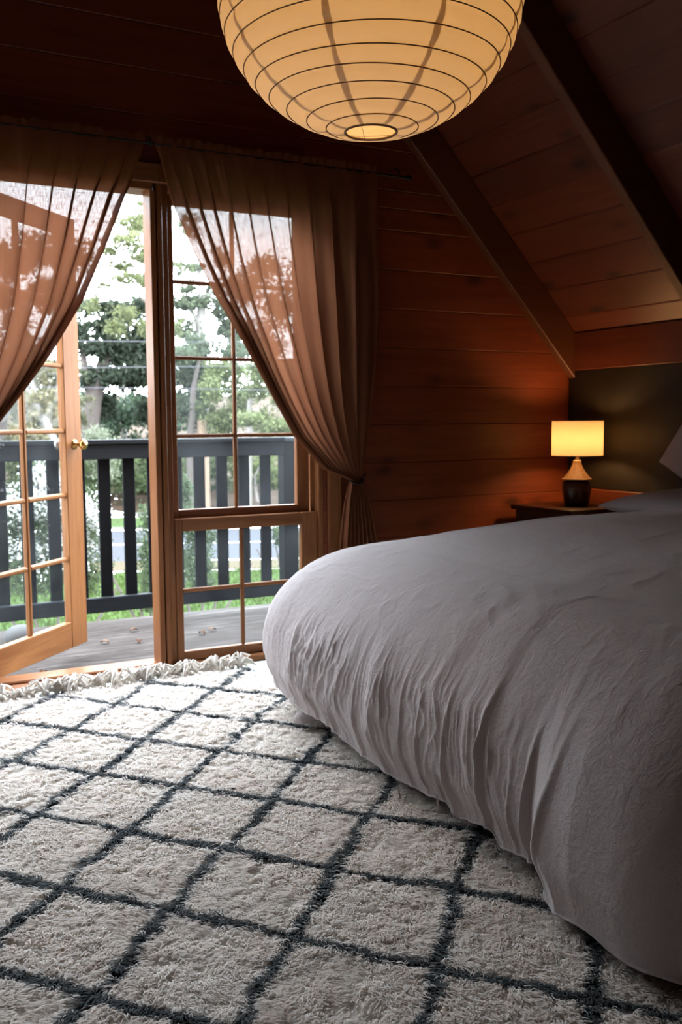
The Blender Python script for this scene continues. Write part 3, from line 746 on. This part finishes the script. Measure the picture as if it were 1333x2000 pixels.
# backing
bmr = bmesh.new(); polyR = [(RX0,RY0),(rx1(RY0),RY0),(rx1(4.0),ry1(1.6)),(RX0,ry1(RX0))]
NXr, NYr = 260, 380
ux = np.linspace(0,1,NXr)[:,None]; vy = np.linspace(0,1,NYr)[None,:]
gy = RY0+(ry1(.4)-RY0)*vy+0*ux; gx = RX0+(rx1(gy)-RX0)*ux; gy = RY0 + (ry1(gx)-RY0)*vy
gz = .012+.006*fbm(gx*25, gy*25, 50)
ln = on_line(gx.ravel(), gy.ravel())
cb = np.where(ln[:,None], np.array([.045,.05,.055]), np.array([.88,.82,.76]))
V = np.stack([gx,gy,gz],-1).reshape(-1,3)-np.array([.6,2.2,0]); ii = np.arange(NXr*NYr).reshape(NXr,NYr)
F = np.stack([ii[:-1,:-1], ii[1:,:-1], ii[1:,1:], ii[:-1,1:]], -1).reshape(-1,4)
link('backing', np_mesh('backing', V, F, True, cb), WOOL, rug)
# pile : clumps of bent tapering strands
def strands(n_cl, per_cl, xlo, xhi, ylo, yhi, wid, seed):
    r = np.random.default_rng(seed)
    cx = r.uniform(xlo, xhi, n_cl); cy = r.uniform(ylo, yhi, n_cl)
    keep = (cx < rx1(cy)) & (cy < ry1(cx)); cx = cx[keep]; cy = cy[keep]; n = len(cx)
    ang = 3.9 + 3.2*(fbm(cx*5, cy*5, 60)-.45) + 2.2*(vn(cx*24, cy*24, 61)-.5) + r.normal(0, .45, n)
    lean = np.clip(.016+.012*vn(cx*30, cy*30, 62)+r.normal(0,.004,n), .004, .034)
    hgt = .010+.006*vn(cx*34+7, cy*34, 63)+r.uniform(-.002,.004,n)
    tint = r.random((n,1)); wv = vn(cx*9, cy*9, 64)[:,None]
    rep = lambda a: np.repeat(a, per_cl, 0)
    X0 = rep(cx)+r.normal(0,.0058,n*per_cl); Yb = rep(cy)+r.normal(0,.0058,n*per_cl)
    an = rep(ang)+r.normal(0,.3,n*per_cl); le = rep(lean)*r.uniform(.8,1.25,n*per_cl); hg = rep(hgt)*r.uniform(.75,1.2,n*per_cl)
    dx, dy = np.cos(an), np.sin(an); sxn, syn = -dy, dx
    w_ = wid*r.uniform(.7,1.25,n*per_cl)
    z0 = .012
    P = []
    for (t, ww) in ((0, .8), (.45, 1.0), (.8, .7), (1.0, 0)):
        ex = le*(t**1.5); hz = hg*(1-(1-t)**1.8)*(1 - .22*t**3)
        bx_ = X0+dx*ex; by_ = Yb+dy*ex; bz = z0+hz
        if ww: 
            P.append(np.stack([bx_+sxn*w_*ww/2, by_+syn*w_*ww/2, bz], -1)); P.append(np.stack([bx_-sxn*w_*ww/2, by_-syn*w_*ww/2, bz], -1))
        else: P.append(np.stack([bx_, by_, bz], -1))
    V = np.stack(P, 1); m_ = len(X0)          # (m,7,3)
    ivory = np.array([.95,.905,.86]); tan = np.array([.86,.73,.64]); gry = np.array([.085,.097,.105]); gr2 = np.array([.20,.215,.22])
    t_ = rep(tint); c = ivory*(1-.55*t_**2*rep(wv)*1.2) + tan*(.55*t_**2*rep(wv)*1.2)
    c = c*r.uniform(.90,1.05,(m_,1))
    L = on_line(X0, Yb); g2 = r.random((m_,1)); c = np.where(L[:,None], gry*(1-g2)+gr2*g2, c)
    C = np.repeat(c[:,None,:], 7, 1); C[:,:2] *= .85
    b = np.arange(m_)[:,None]*7
    F = np.concatenate([b+np.array([[0,1,3]]), b+np.array([[0,3,2]]), b+np.array([[2,3,5]]), b+np.array([[2,5,4]]), b+np.array([[4,5,6]])])
    return V.reshape(-1,3), F, C.reshape(-1,3)
Vs = []; Fs = []; Cs = []; off = 0
for args in ((15000,6,-.05,1.5,.85,1.75,.0028,1), (14500,6,-.1,1.62,1.7,2.7,.0033,2), (9000,6,0,1.66,2.65,4.03,.0046,3), (3500,6,-.95,-.02,.25,4.03,.0085,4), (2200,6,-.02,1.4,.25,.86,.0075,5)):
    v_, f_, c_ = strands(*args); Vs.append(v_); Fs.append(f_+off); Cs.append(c_); off += len(v_)
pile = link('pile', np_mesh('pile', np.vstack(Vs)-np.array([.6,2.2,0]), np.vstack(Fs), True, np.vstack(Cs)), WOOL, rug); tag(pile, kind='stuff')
# tassels along the far edge
tm = []
for k in range(4):
    r = np.random.default_rng(90+k); parts = []
    for s_ in range(26):
        L = r.uniform(.045,.075); a = r.normal(0,.8); cz = r.uniform(.004,.034)
        P = [(0,0,.012), (L*.35*sin(a), L*.35*cos(a), .014+cz), (L*.75*sin(a+r.normal(0,.3)), L*.75*cos(a), .010+cz*.7), (L*sin(a+r.normal(0,.4)), L*cos(a), .004+cz*.2*r.random())]
        parts.append(tube_np(P, [.0035,.0035,.0030,.0014], 4))
    kn = lathe_np([(0,-.004),(.009,.003),(.011,.010),(.009,.018),(0,.023)], 8); parts.append(kn)
    V, F = join_np(parts); me = np_mesh('tassel', V, F, True); me.materials.append(TASS); tm.append(me)
for k in range(62):
    x = -.9 + k*.0415 + random.uniform(-.008,.008)
    if x > 1.6: break
    t = link('tassel', tm[k%4], None, rug); t.location = (x-.6, ry1(x)+.002+random.uniform(-.008,.008)-2.2, .004); t.rotation_euler = (0,0,random.uniform(-.5,.5)); s_ = random.uniform(.85,1.35); t.scale = (s_,s_*.95,s_*1.25)

# ---------------------------------------------------------------- DECK and railing
deck = tag(box('deck', (-1.6, YW+.15, -.16), (2.75, 5.655, -.04), DECK, bev=.004), kind='structure')
rail = tag(empty('balcony_railing', (1.2, 5.52, -.04)), 'dark stained timber balcony railing along the deck edge', 'railing')
def rb(nm, a, b, mat=RAILM, bev=.004):
    o = Vector((1.2,5.52,-.04)); return box(nm, Vector(a)-o, Vector(b)-o, mat, rail, bev)
rb('handrail', (-1.55,5.48,1.008), (2.60,5.60,1.034)); rb('top_rail', (-1.55,5.495,.922), (2.49,5.535,1.007)); rb('bottom_rail', (-1.55,5.495,.038), (2.49,5.535,.125))
rb('post', (2.49,5.50,-.04), (2.587,5.597,1.006), SLATM); rb('post', (-1.6,5.50,-.04), (-1.55,5.597,1.006), SLATM)
xx = 2.380
while xx > -1.5: rb('slat', (xx-.035,5.536,.04), (xx+.035,5.556,1.005), SLATM, .003); xx -= .1443
rr2 = tag(empty('balcony_railing', (2.54, 4.9, -.04)), 'short side run of dark railing returning to the house', 'railing')
for nm, a, b in (('handrail', (-.06,-.55,1.048),(.06,.57,1.074)), ('bottom_rail', (-.02,-.55,.078),(.02,.59,.165))): box(nm, a, b, RAILM, rr2, .004)
for k in range(7): yy = -.48+k*.1443; box('slat', (-.01,yy-.035,.08), (.01,yy+.035,1.047), SLATM, rr2, .003)
# stone and fallen leaves on the deck
bm = bmesh.new(); bmesh.ops.create_icosphere(bm, subdivisions=4, radius=1)
for v_ in bm.verts:
    n_ = 1+.05*sin(v_.co.x*3+1)*cos(v_.co.y*2.5); v_.co = Vector((v_.co.x*.085*n_, v_.co.y*.07*n_, max(v_.co.z, -.55)*.062))
st = link('stone', bm_mesh('stone', bm, True), STONE); st.location = (.835, 5.30, -.006); tag(st, 'pale rounded stone on the deck behind the open door', 'stone')
LEAFM = plain('dead_leaf_tan', (.07,.03,.015), .9, spec=.05); LEAFM2 = plain('dead_leaf_pale', (.12,.07,.045), .9, spec=.05)
dls = [((262,1234),'curled tan leaf on the deck, farthest from the door',LEAFM2),((272,1256),'reddish fallen leaf on the deck beside the post',LEAFM),((205,1258),'pale sliver of leaf on the deck near the open door',LEAFM2),((85,1318),'fallen leaf on the deck just outside the threshold',LEAFM),((395,1240),'tan leaf on the deck seen through the lower window',LEAFM),((415,1233),'pale leaf on the deck seen through the lower window',LEAFM2)]
def onz(px_, py_, z):
    d = Fv + Rv*((px_-666.5)/FPX) - Uv*((py_-1000)/FPX); return CAM + d*((z-H)/d.z)
for i, (pp, lb_, mt_) in enumerate(dls):
    n = 12; L = .05; W_ = .016; V = []; 
    for k in range(n+1):
        t = k/n; w_ = W_*sin(pi*t)**.8; zc = .004+.012*sin(pi*t)
        V += [(L*(t-.5), -w_, zc+.006), (L*(t-.5), 0, zc), (L*(t-.5), w_, zc+.006)]
    F = [(3*k+j, 3*k+j+1, 3*k+4+j, 3*k+3+j) for k in range(n) for j in (0,1)]
    me = np_mesh('fallen_leaf', V, F, True); o = link('fallen_leaf', me, mt_); p = onz(*pp, -.04); o.location = (p.x, p.y, -.04); o.rotation_euler = (0,0,i*1.3)
    md = o.modifiers.new('s', 'SOLIDIFY'); md.thickness = .0008; tag(o, lb_, 'leaf', 'fallen leaves on the deck')

# ---------------------------------------------------------------- GARDEN
GZ = -1.2; GA = radians(-22); gd = Vector((sin(radians(22)), cos(radians(22)), 0)); gs = Vector((cos(radians(22)), -sin(radians(22)), 0))
def gp(s_, d_): return gs*s_ + gd*d_
def strip(name, d0, d1, z0, z1, mat, label=None, nS=60, nD=10, s0=-16, s1=24, rough_=0, kind='structure'):
    s_ = np.linspace(s0, s1, nS)[:,None]; d_ = np.linspace(0, 1, nD)[None,:]
    dd = d0+(d1-d0)*d_; P = np.array(gs)[None,None]*s_[...,None] + np.array(gd)[None,None]*dd[...,None]
    P[...,2] = z0+(z1-z0)*d_ + rough_*(fbm(s_*1.5, dd*1.5, 5)-.45)
    ii = np.arange(nS*nD).reshape(nS,nD); F = np.stack([ii[:-1,:-1], ii[1:,:-1], ii[1:,1:], ii[:-1,1:]], -1).reshape(-1,4)
    o = link(name, np_mesh(name, P.reshape(-1,3), F, True), mat); tag(o, label, None, None, kind); return o
def ground(name, c1, c2, sc):
    g = N(name); n = g.noise(g.coords((1,1,1), rnd=False), sc, 6, .65); return g.fin(g.pbr(g.ramp(n, [(.35,c2),(.65,c1)]), .95, g.bump(n, .5, .03), .1))
GRASS = ground('lawn_green', (0.0277,0.0498,0.0096), (0.0182,0.0347,0.0069), 5); DIRT = ground('dry_verge', (0.0498,0.0347,0.0221), (0.0304,0.0304,0.0125), 4); ROAD = ground('pale_asphalt', (0.0340,0.0360,0.0416), (0.0304,0.0327,0.0373), 40)
LITT = ground('leaf_litter_bank', (0.0416,0.0264,0.0165), (0.0182,0.0139,0.0083), 3); CONC = ground('pale_kerb', (0.0832,0.0789,0.0719), (0.0693,0.0667,0.0611), 6)
D = 15.75
strip('lawn', 4.0, 15.3, GZ, GZ, GRASS, 'green lawn below the deck')
strip('verge', 15.3, 16.5, GZ+.01, GZ, DIRT, 'dry grassy verge along the near side of the road', rough_=.05)
strip('road', 16.5, 21.4, GZ, GZ, ROAD, 'pale grey asphalt road beyond the railing')
strip('kerb', 21.4, 21.8, GZ+.02, GZ+.03, CONC, 'pale kerb on the far side of the road')
strip('lawn', 21.8, 24.2, GZ+.02, GZ+.03, GRASS, 'strip of lawn on the far side of the road')
strip('footpath', 24.2, 25.2, GZ+.04, GZ+.05, CONC, 'pale footpath in front of the bank')
strip('bank', 25.2, 60, GZ+.05, GZ+4.0, LITT, 'bank of leaf litter rising under the trees', rough_=.6, nD=50, nS=100, s0=-30, s1=45)
strip('line_marking', 18.75, 18.87, GZ+.008, GZ+.008, plain('road_paint', (.7,.7,.7), .6), 'faint white line along the road')

def leaf_cards(blobs, seed, size, c1, c2, aspect=.45, droop=.3, mul=2.1):
    """blobs: (x,y,z, rx,ry,rz, n). returns V,F,C"""
    r = np.random.default_rng(seed); Vs = []; Cs = []
    for (x, y, z, rx, ry, rz, n) in blobs:
        n = int(n*mul); k = max(4, n//36)                      # sub-clumps
        cc = r.normal(0, 1, (k,3)); cc /= np.linalg.norm(cc, axis=1, keepdims=True)+1e-9; cc *= r.uniform(.35, 1.0, (k,1))
        cs = r.uniform(.10,.24,k); w_ = r.integers(0, k, n)
        p = cc[w_] + r.normal(0, 1, (n,3))*(cs[w_]*np.where(r.random(n)<.3, 2.1, 1))[:,None]
        P = np.array([x,y,z]) + p*np.array([rx,ry,rz])
        a = r.normal(0, 1, (n,3)); a[:,2] -= droop; a /= np.linalg.norm(a, axis=1, keepdims=True)
        b = r.normal(0, 1, (n,3)); b -= a*np.sum(a*b, 1, keepdims=True); b /= np.linalg.norm(b, axis=1, keepdims=True)
        s_ = size*.66*r.uniform(.6, 1.4, (n,1)); a = a*s_; b = b*s_*aspect
        q = np.stack([P-a*.5, P+b*.5, P+a*.5, P-b*.5], 1); Vs.append(q.reshape(-1,3))
        t = np.clip(r.random((n,1))*.6 + r.random((k,1))[w_]*.5, 0, 1); c = (np.array(c1)*(1-t)+np.array(c2)*t)*.25; c = c*.8+c.mean(1,keepdims=True)*np.array([.2,.205,.19]); Cs.append(np.repeat(c, 4, 0))
    V = np.vstack(Vs); F = np.arange(len(V)).reshape(-1,4); return V, F, np.vstack(Cs)
BARKP = plain('pale_gum_bark', (0.1440,0.1290,0.1170), .8, bump=.3, bscale=12); BARKD = plain('grey_brown_bark', (0.0600,0.0480,0.0420), .9, bump=.5, bscale=14)
def gpos(px_, depth):      # ground point seen under pixel column at depth
    p = at(px_, 1000, depth); return Vector((p.x, p.y, GZ))
def tree(name, label, cat, base, branches, blobs, leafsz, c1, c2, bark, seed, group=None, aspect=.45, droop=.3):
    root = empty(name, base); tag(root, label, cat, group)
    if branches:
        V, F = join_np([tube_np(np.array(P)-np.array(base), rd, 7) for P, rd in branches]); link('trunk', np_mesh('trunk', V, F, True), bark, root)
    V, F, C = leaf_cards(blobs, seed, leafsz, c1, c2, aspect, droop)
    fo = link('foliage', np_mesh('foliage', V-np.array(base), F, False, C), LEAF, root); tag(fo, kind='stuff')
    return root
def bl(px_, py_, dep, rpx, rpy, n, dd=None):
    p = at(px_, py_, dep); k = dep/FPX*1.05; return (p.x, p.y, p.z, rpx*k, (dd or rpx)*k, rpy*k, n)
def path(pts, dep):
    return [tuple(at(a, b, dep)) for a, b in pts]
def base_of(px_, dep):
    z = GZ if dep < 24 else GZ+.05+max(0, dep-25)*.11; p = at(px_, 1000, dep); return (p.x, p.y, z)
def rnd_blobs(px0, px1, py0, py1, dep, nb, r0_, r1_, n, seed, jit=2.0):
    r = random.Random(seed); return [bl(r.uniform(px0,px1), r.uniform(py0,py1), dep+r.uniform(-jit,jit), r.uniform(r0_,r1_), r.uniform(r0_,r1_)*.7, n) for _ in range(nb)]
OL1, OL2 = (.16,.21,.085), (.34,.40,.17); DK1, DK2 = (.055,.085,.055), (.15,.20,.12); LG1, LG2 = (.24,.32,.10), (.50,.56,.22)
# 1 airy gum reaching over the door opening
b = base_of(322, 16)
tree('gum_tree', 'tall airy gum tree whose pale canopy fills the top of the doorway', 'tree', b,
     [([b]+path([(325,900),(318,700),(322,560),(330,420),(320,300)], 16), [.16,.14,.12,.10,.07,.04]), (path([(322,600),(290,595),(262,570),(240,555)], 16), [.035,.025,.018,.008]), (path([(318,560),(285,500),(265,450)],16), [.04,.025,.01])],
     [bl(*a) for a in ((262,435,16,38,22,714),(250,470,15.6,34,16,510),(292,545,16,34,26,714),(235,520,16.4,26,14,306),(275,500,16,30,12,340),(215,490,16,22,10,187),(300,440,16.5,24,30,374),(370,440,16.5,30,26,442),(350,520,16.3,28,20,340),(246,545,15.5,30,10,272),(275,395,16,26,8,102),(185,600,17,22,14,150),(200,560,17,18,10,90),(250,615,17,30,16,260),(290,640,17,26,16,240),(225,640,17,26,14,200),(345,640,17,26,20,220))],
     .105, OL1, LG2, BARKD, 1, aspect=.34)
# 2 dark eucalypt
b = base_of(172, 28)
tree('gum_tree', 'dense dark gum tree with a leaning grey trunk beyond the open door', 'tree', b,
     [([b]+path([(172,850),(182,780),(205,700),(225,640)], 28), [.35,.30,.26,.18,.08]), (path([(182,780),(165,720),(160,660)],28), [.2,.12,.05])],
     [bl(*a) for a in ((180,600,28,26,16,300),(215,640,28,40,22,620),(250,690,28,44,26,900),(190,680,28,34,24,560),(235,735,28,60,22,1100),(285,660,28,34,30,700),(285,720,27.5,34,30,800),(175,740,28,26,20,380),(215,600,28,24,14,260),(270,600,28,28,18,320),(300,560,28,22,16,220),(240,620,28,30,14,300),(200,790,28.5,30,26,420),(150,650,28,26,22,320),(295,800,28,30,26,560))],
     .24, DK1, DK2, BARKD, 2, aspect=.5)
# 3 trees behind, filling under the canopy
tree('gum_tree', 'deep green tree low behind the railing seen through the doorway', 'tree', base_of(255, 31),
     [([base_of(243,31)]+path([(243,850),(238,800),(240,740)], 31), [.14,.12,.09,.05])],
     rnd_blobs(165,330,785,880,31,16,26,46,420,3), .24, (.05,.10,.06), (.14,.24,.12), BARKP, 3, aspect=.5)
# 4 white-trunked gum right
b = base_of(392, 26)
tree('gum_tree', 'slender pale-trunked gum tree seen through the upper window panes', 'tree', b,
     [([b]+path([(397,900),(394,760),(392,640),(396,560),(388,520)], 26), [.20,.19,.17,.15,.11,.06]), (path([(394,600),(420,560),(440,530)],26), [.08,.05,.02]), (path([(393,640),(365,590),(350,560)],26), [.07,.05,.02])],
     [bl(*a) for a in ((375,590,26,34,16,360),(430,600,26,26,26,360),(420,570,26,18,12,150),(360,640,26,26,24,340),(450,640,26,26,30,420),(385,520,26,26,10,110),(480,560,26,40,34,620),(520,520,26,34,30,420),(545,600,26,40,50,700),(500,660,26,40,36,600),(430,500,26,20,20,160),(590,560,26,40,60,600),(340,600,26,18,22,180),(365,560,26,20,14,130))],
     .21, (.12,.17,.09), (.30,.36,.18), BARKP, 4, aspect=.45)
# 5 light green bushy trees right
tree('bushy_tree', 'light green bushy tree beyond the window panes above the railing', 'tree', base_of(470, 22),
     [([base_of(485,22)]+path([(487,870),(488,780),(484,740)], 22), [.09,.08,.06,.03])],
     rnd_blobs(400,590,720,860,22,22,24,40,430,5,1.5)+rnd_blobs(430,580,660,740,22,8,20,30,220,6,1.2), .15, (.20,.28,.09), LG2, BARKP, 5)
tree('bushy_tree', 'grey-green tree behind the middle window panes', 'tree', base_of(390, 24),
     [([base_of(375,24)]+path([(372,860),(378,760),(390,700)], 24), [.12,.10,.07,.04])],
     rnd_blobs(335,460,670,850,24.5,20,24,40,420,7,1.2), .17, (.11,.16,.10), (.30,.37,.20), BARKD, 6)
# 6 left trees
b = base_of(95, 20)
tree('bushy_tree', 'yellowing tree with a pale curved trunk seen through the open door glass', 'tree', b,
     [([b]+path([(112,880),(88,820),(72,790),(60,740),(66,690)], 20), [.10,.09,.07,.06,.04,.02]), (path([(80,800),(60,770),(40,740)],20), [.04,.03,.01])],
     rnd_blobs(35,135,700,850,20.5,14,18,34,170,8,1), .14, (.30,.27,.11), (.62,.52,.25), BARKP, 7)
b = base_of(-40, 22)
tree('gum_tree', 'large gum tree behind the left curtain', 'tree', b,
     [([b]+path([(-30,900),(10,760),(40,640),(60,560)], 22), [.3,.26,.22,.15,.06]), (path([(10,760),(90,660),(130,600)],22), [.12,.08,.03])],
     rnd_blobs(-120,150,470,760,22,34,24,46,380,9,1.5), .18, (.13,.17,.09), (.30,.34,.17), BARKD, 8)
tree('bushy_tree', 'feathery olive tree at the far left beyond the door panes', 'tree', base_of(20, 27), [], rnd_blobs(-80,140,740,870,27,18,28,48,380,10,1.5), .2, (.16,.18,.10), (.38,.38,.20), BARKD, 9)
# 7 round shrub by railing
tree('shrub', 'rounded grey-green shrub just above the handrail beside the door knob', 'shrub', base_of(185, 13), [], [bl(190,852,13,26,18,900), bl(180,880,13,34,22,900), bl(205,905,13,26,40,700)], .055, (.20,.26,.14), (.50,.56,.38), BARKD, 10)
# 8 understory behind slats
und = [((-60,150,880,985),'mixed green scrub behind the railing at the far left',(.15,.21,.07),(.38,.42,.16)),
       ((150,330,880,975),'green scrub behind the railing seen through the doorway',(.10,.20,.07),(.34,.46,.18)),
       ((330,470,870,985),'green scrub behind the railing seen through the middle panes',(.13,.20,.07),(.36,.44,.16)),
       ((460,640,870,985),'bright green scrub behind the railing at the right end',(.20,.30,.07),(.50,.58,.20))]
for i, (q_, lab, c1, c2) in enumerate(und):
    tree('scrub', lab, 'scrub', base_of((q_[0]+q_[1])/2, 27), [], rnd_blobs(*q_, 27, 16, 26, 44, 360, 20+i, 1.2), .16, c1, c2, BARKD, 20+i)
b = base_of(398, 24)
tree('gum_tree', 'brown-trunked tree standing behind the railing slats', 'tree', (b[0], b[1], GZ+.05), [([(b[0],b[1],GZ+.05)]+path([(398,950),(397,880),(394,820)], 24), [.19,.17,.16,.12])], rnd_blobs(360,440,780,840,24,4,16,24,120,30,.5), .16, OL1, OL2, plain('tan_bark', (.19,.13,.09), .9, bump=.4), 30)
b = base_of(505, 24)
tree('dead_branch_shrub', 'pale bare-branched shrub behind the railing near the post', 'shrub', (b[0], b[1], GZ+.03), [([(b[0],b[1],GZ+.03)]+path([(500,960),(498,930),(510,905)], 24), [.05,.04,.03,.01]), (path([(499,950),(512,940),(520,915)],24), [.03,.02,.01]), (path([(500,940),(488,920),(484,900)],24), [.03,.02,.01])], rnd_blobs(485,520,930,980,24,4,12,18,90,31,.4), .12, OL1, OL2, BARKP, 31)
# 9 white-flowering shrub, 10 green shrubs near the deck
def shrub(label, pxs, dep, blobs, c1, c2, seed, flowers=0, fl=None):
    b = base_of(pxs, dep); root = tree('flowering_shrub' if flowers else 'shrub', label, 'shrub', b,
        [([b, (b[0]+.05*j-.1, b[1]+.03, b[2]+.5), (b[0]+.22*j-.4, b[1]+.05*(j%2), b[2]+1.1)], [.02,.015,.008]) for j in range(5)], blobs, .045, c1, c2, BARKD, seed, aspect=.42)
    if flowers:
        V, F, C = leaf_cards(fl, seed+50, .042, (1.0,1.0,.95), (1.4,1.4,1.35), .8, 0)
        o = link('blossom', np_mesh('blossom', V-np.array(b), F, False, C), LEAF, root); tag(o, kind='stuff')
    return root
shrub('tall shrub thick with small white flowers seen through the open door glass', 100, 7.2,
      [bl(85,940,7.2,40,36,900), bl(60,1000,7.2,70,50,1600), bl(130,1010,7.0,55,50,1500), bl(110,1080,7.1,75,50,1800), bl(165,1040,7.3,34,60,800), bl(60,1130,7.1,80,40,1400), bl(160,1130,7.2,36,36,700), bl(10,1040,7.3,40,70,1000)],
      (.09,.15,.06), (.28,.36,.18), 40, 1, [bl(85,940,7.0,44,38,330), bl(60,1000,7.0,70,45,380), bl(135,1000,6.8,55,50,420), bl(110,1080,6.9,75,50,260), bl(175,1050,7.0,26,50,110)])
shrub('leafy green shrub just beyond the railing left of the window', 290, 8.4, [bl(290,1010,8.4,22,30,420), bl(292,1070,8.4,26,50,900), bl(300,1130,8.4,30,40,700), bl(285,1170,8.4,30,30,500)], (.10,.17,.07), (.28,.38,.19), 41)
shrub('leafy green shrub seen through the lower window panes', 390, 7.8, [bl(372,1020,7.8,26,40,700), bl(395,1050,7.8,34,40,900), bl(380,1100,7.8,44,40,1200), bl(400,1140,7.8,30,30,600), bl(360,960,7.9,16,40,350)], (.10,.16,.07), (.28,.38,.20), 42)
shrub('small shrub at the foot of the railing post', 575, 8.6, [bl(540,1040,8.6,16,26,260), bl(575,1060,8.6,30,50,700), bl(560,1010,8.6,14,20,160)], (.10,.16,.07), (.27,.36,.19), 43)
# unseen trees continue the forest sideways, added to cut low sky light indoors
blb = []; rr_ = random.Random(5)
for k in range(46):
    az = rr_.uniform(-85, -4) if k % 4 else rr_.uniform(44, 80); dd = rr_.uniform(15, 24)
    for zz_ in (1.0, 4.0, 7.0): blb.append((dd*sin(radians(az)), 4+dd*cos(radians(az)), zz_+rr_.uniform(-.8,.8), 2.6, 2.6, 1.9, 110))
V, F, C = leaf_cards(blb, 900, .62, (.10,.15,.07), (.24,.30,.14), .6)
o = link('shading_tree_belt', np_mesh('shading_tree_belt', V, F, False, C), LEAF); tag(o, 'dense belt of unseen trees added to both sides of the garden to block low sky light', 'trees', None, 'stuff')
# low shoots on lawn : grass blades
r = np.random.default_rng(77); n = 26000; s_ = r.uniform(-3.5, 5.5, n); d_ = r.uniform(10.5, 15.3, n)
P = np.array(gs)[None]*s_[:,None] + np.array(gd)[None]*d_[:,None]; P[:,2] = GZ; a = r.uniform(0, 2*pi, n); hh_ = r.uniform(.03,.08,n)
V = np.stack([P+np.stack([.008*np.cos(a), .008*np.sin(a), 0*a], -1), P-np.stack([.008*np.cos(a), .008*np.sin(a), 0*a], -1), P+np.stack([.02*np.sin(a), .02*np.cos(a), hh_], -1)], 1).reshape(-1,3)
c = np.array([.034,.052,.013])*(r.uniform(.7,1.3,(n,1))); gr = link('grass_blades', np_mesh('grass_blades', V, np.arange(3*n).reshape(-1,3), False, np.repeat(c,3,0)), LEAF); tag(gr, 'short green grass blades on the lawn below the deck', 'grass', None, 'stuff')
# overhead wires
for i, (ya, yb) in enumerate(((664,668),(722,716),(752,760))):
    P = [tuple(at(-200+t*900, ya+(yb-ya)*t*1.5, 13.4)) for t in np.linspace(0,1,12)]
    o = tube('overhead_wire', P, .0055, plain('wire_grey', (.05,.05,.055), .9, spec=.1), None, 5); tag(o, ('highest','middle','lowest')[i]+' of three overhead wires crossing in front of the trees', 'wire', 'overhead wires')
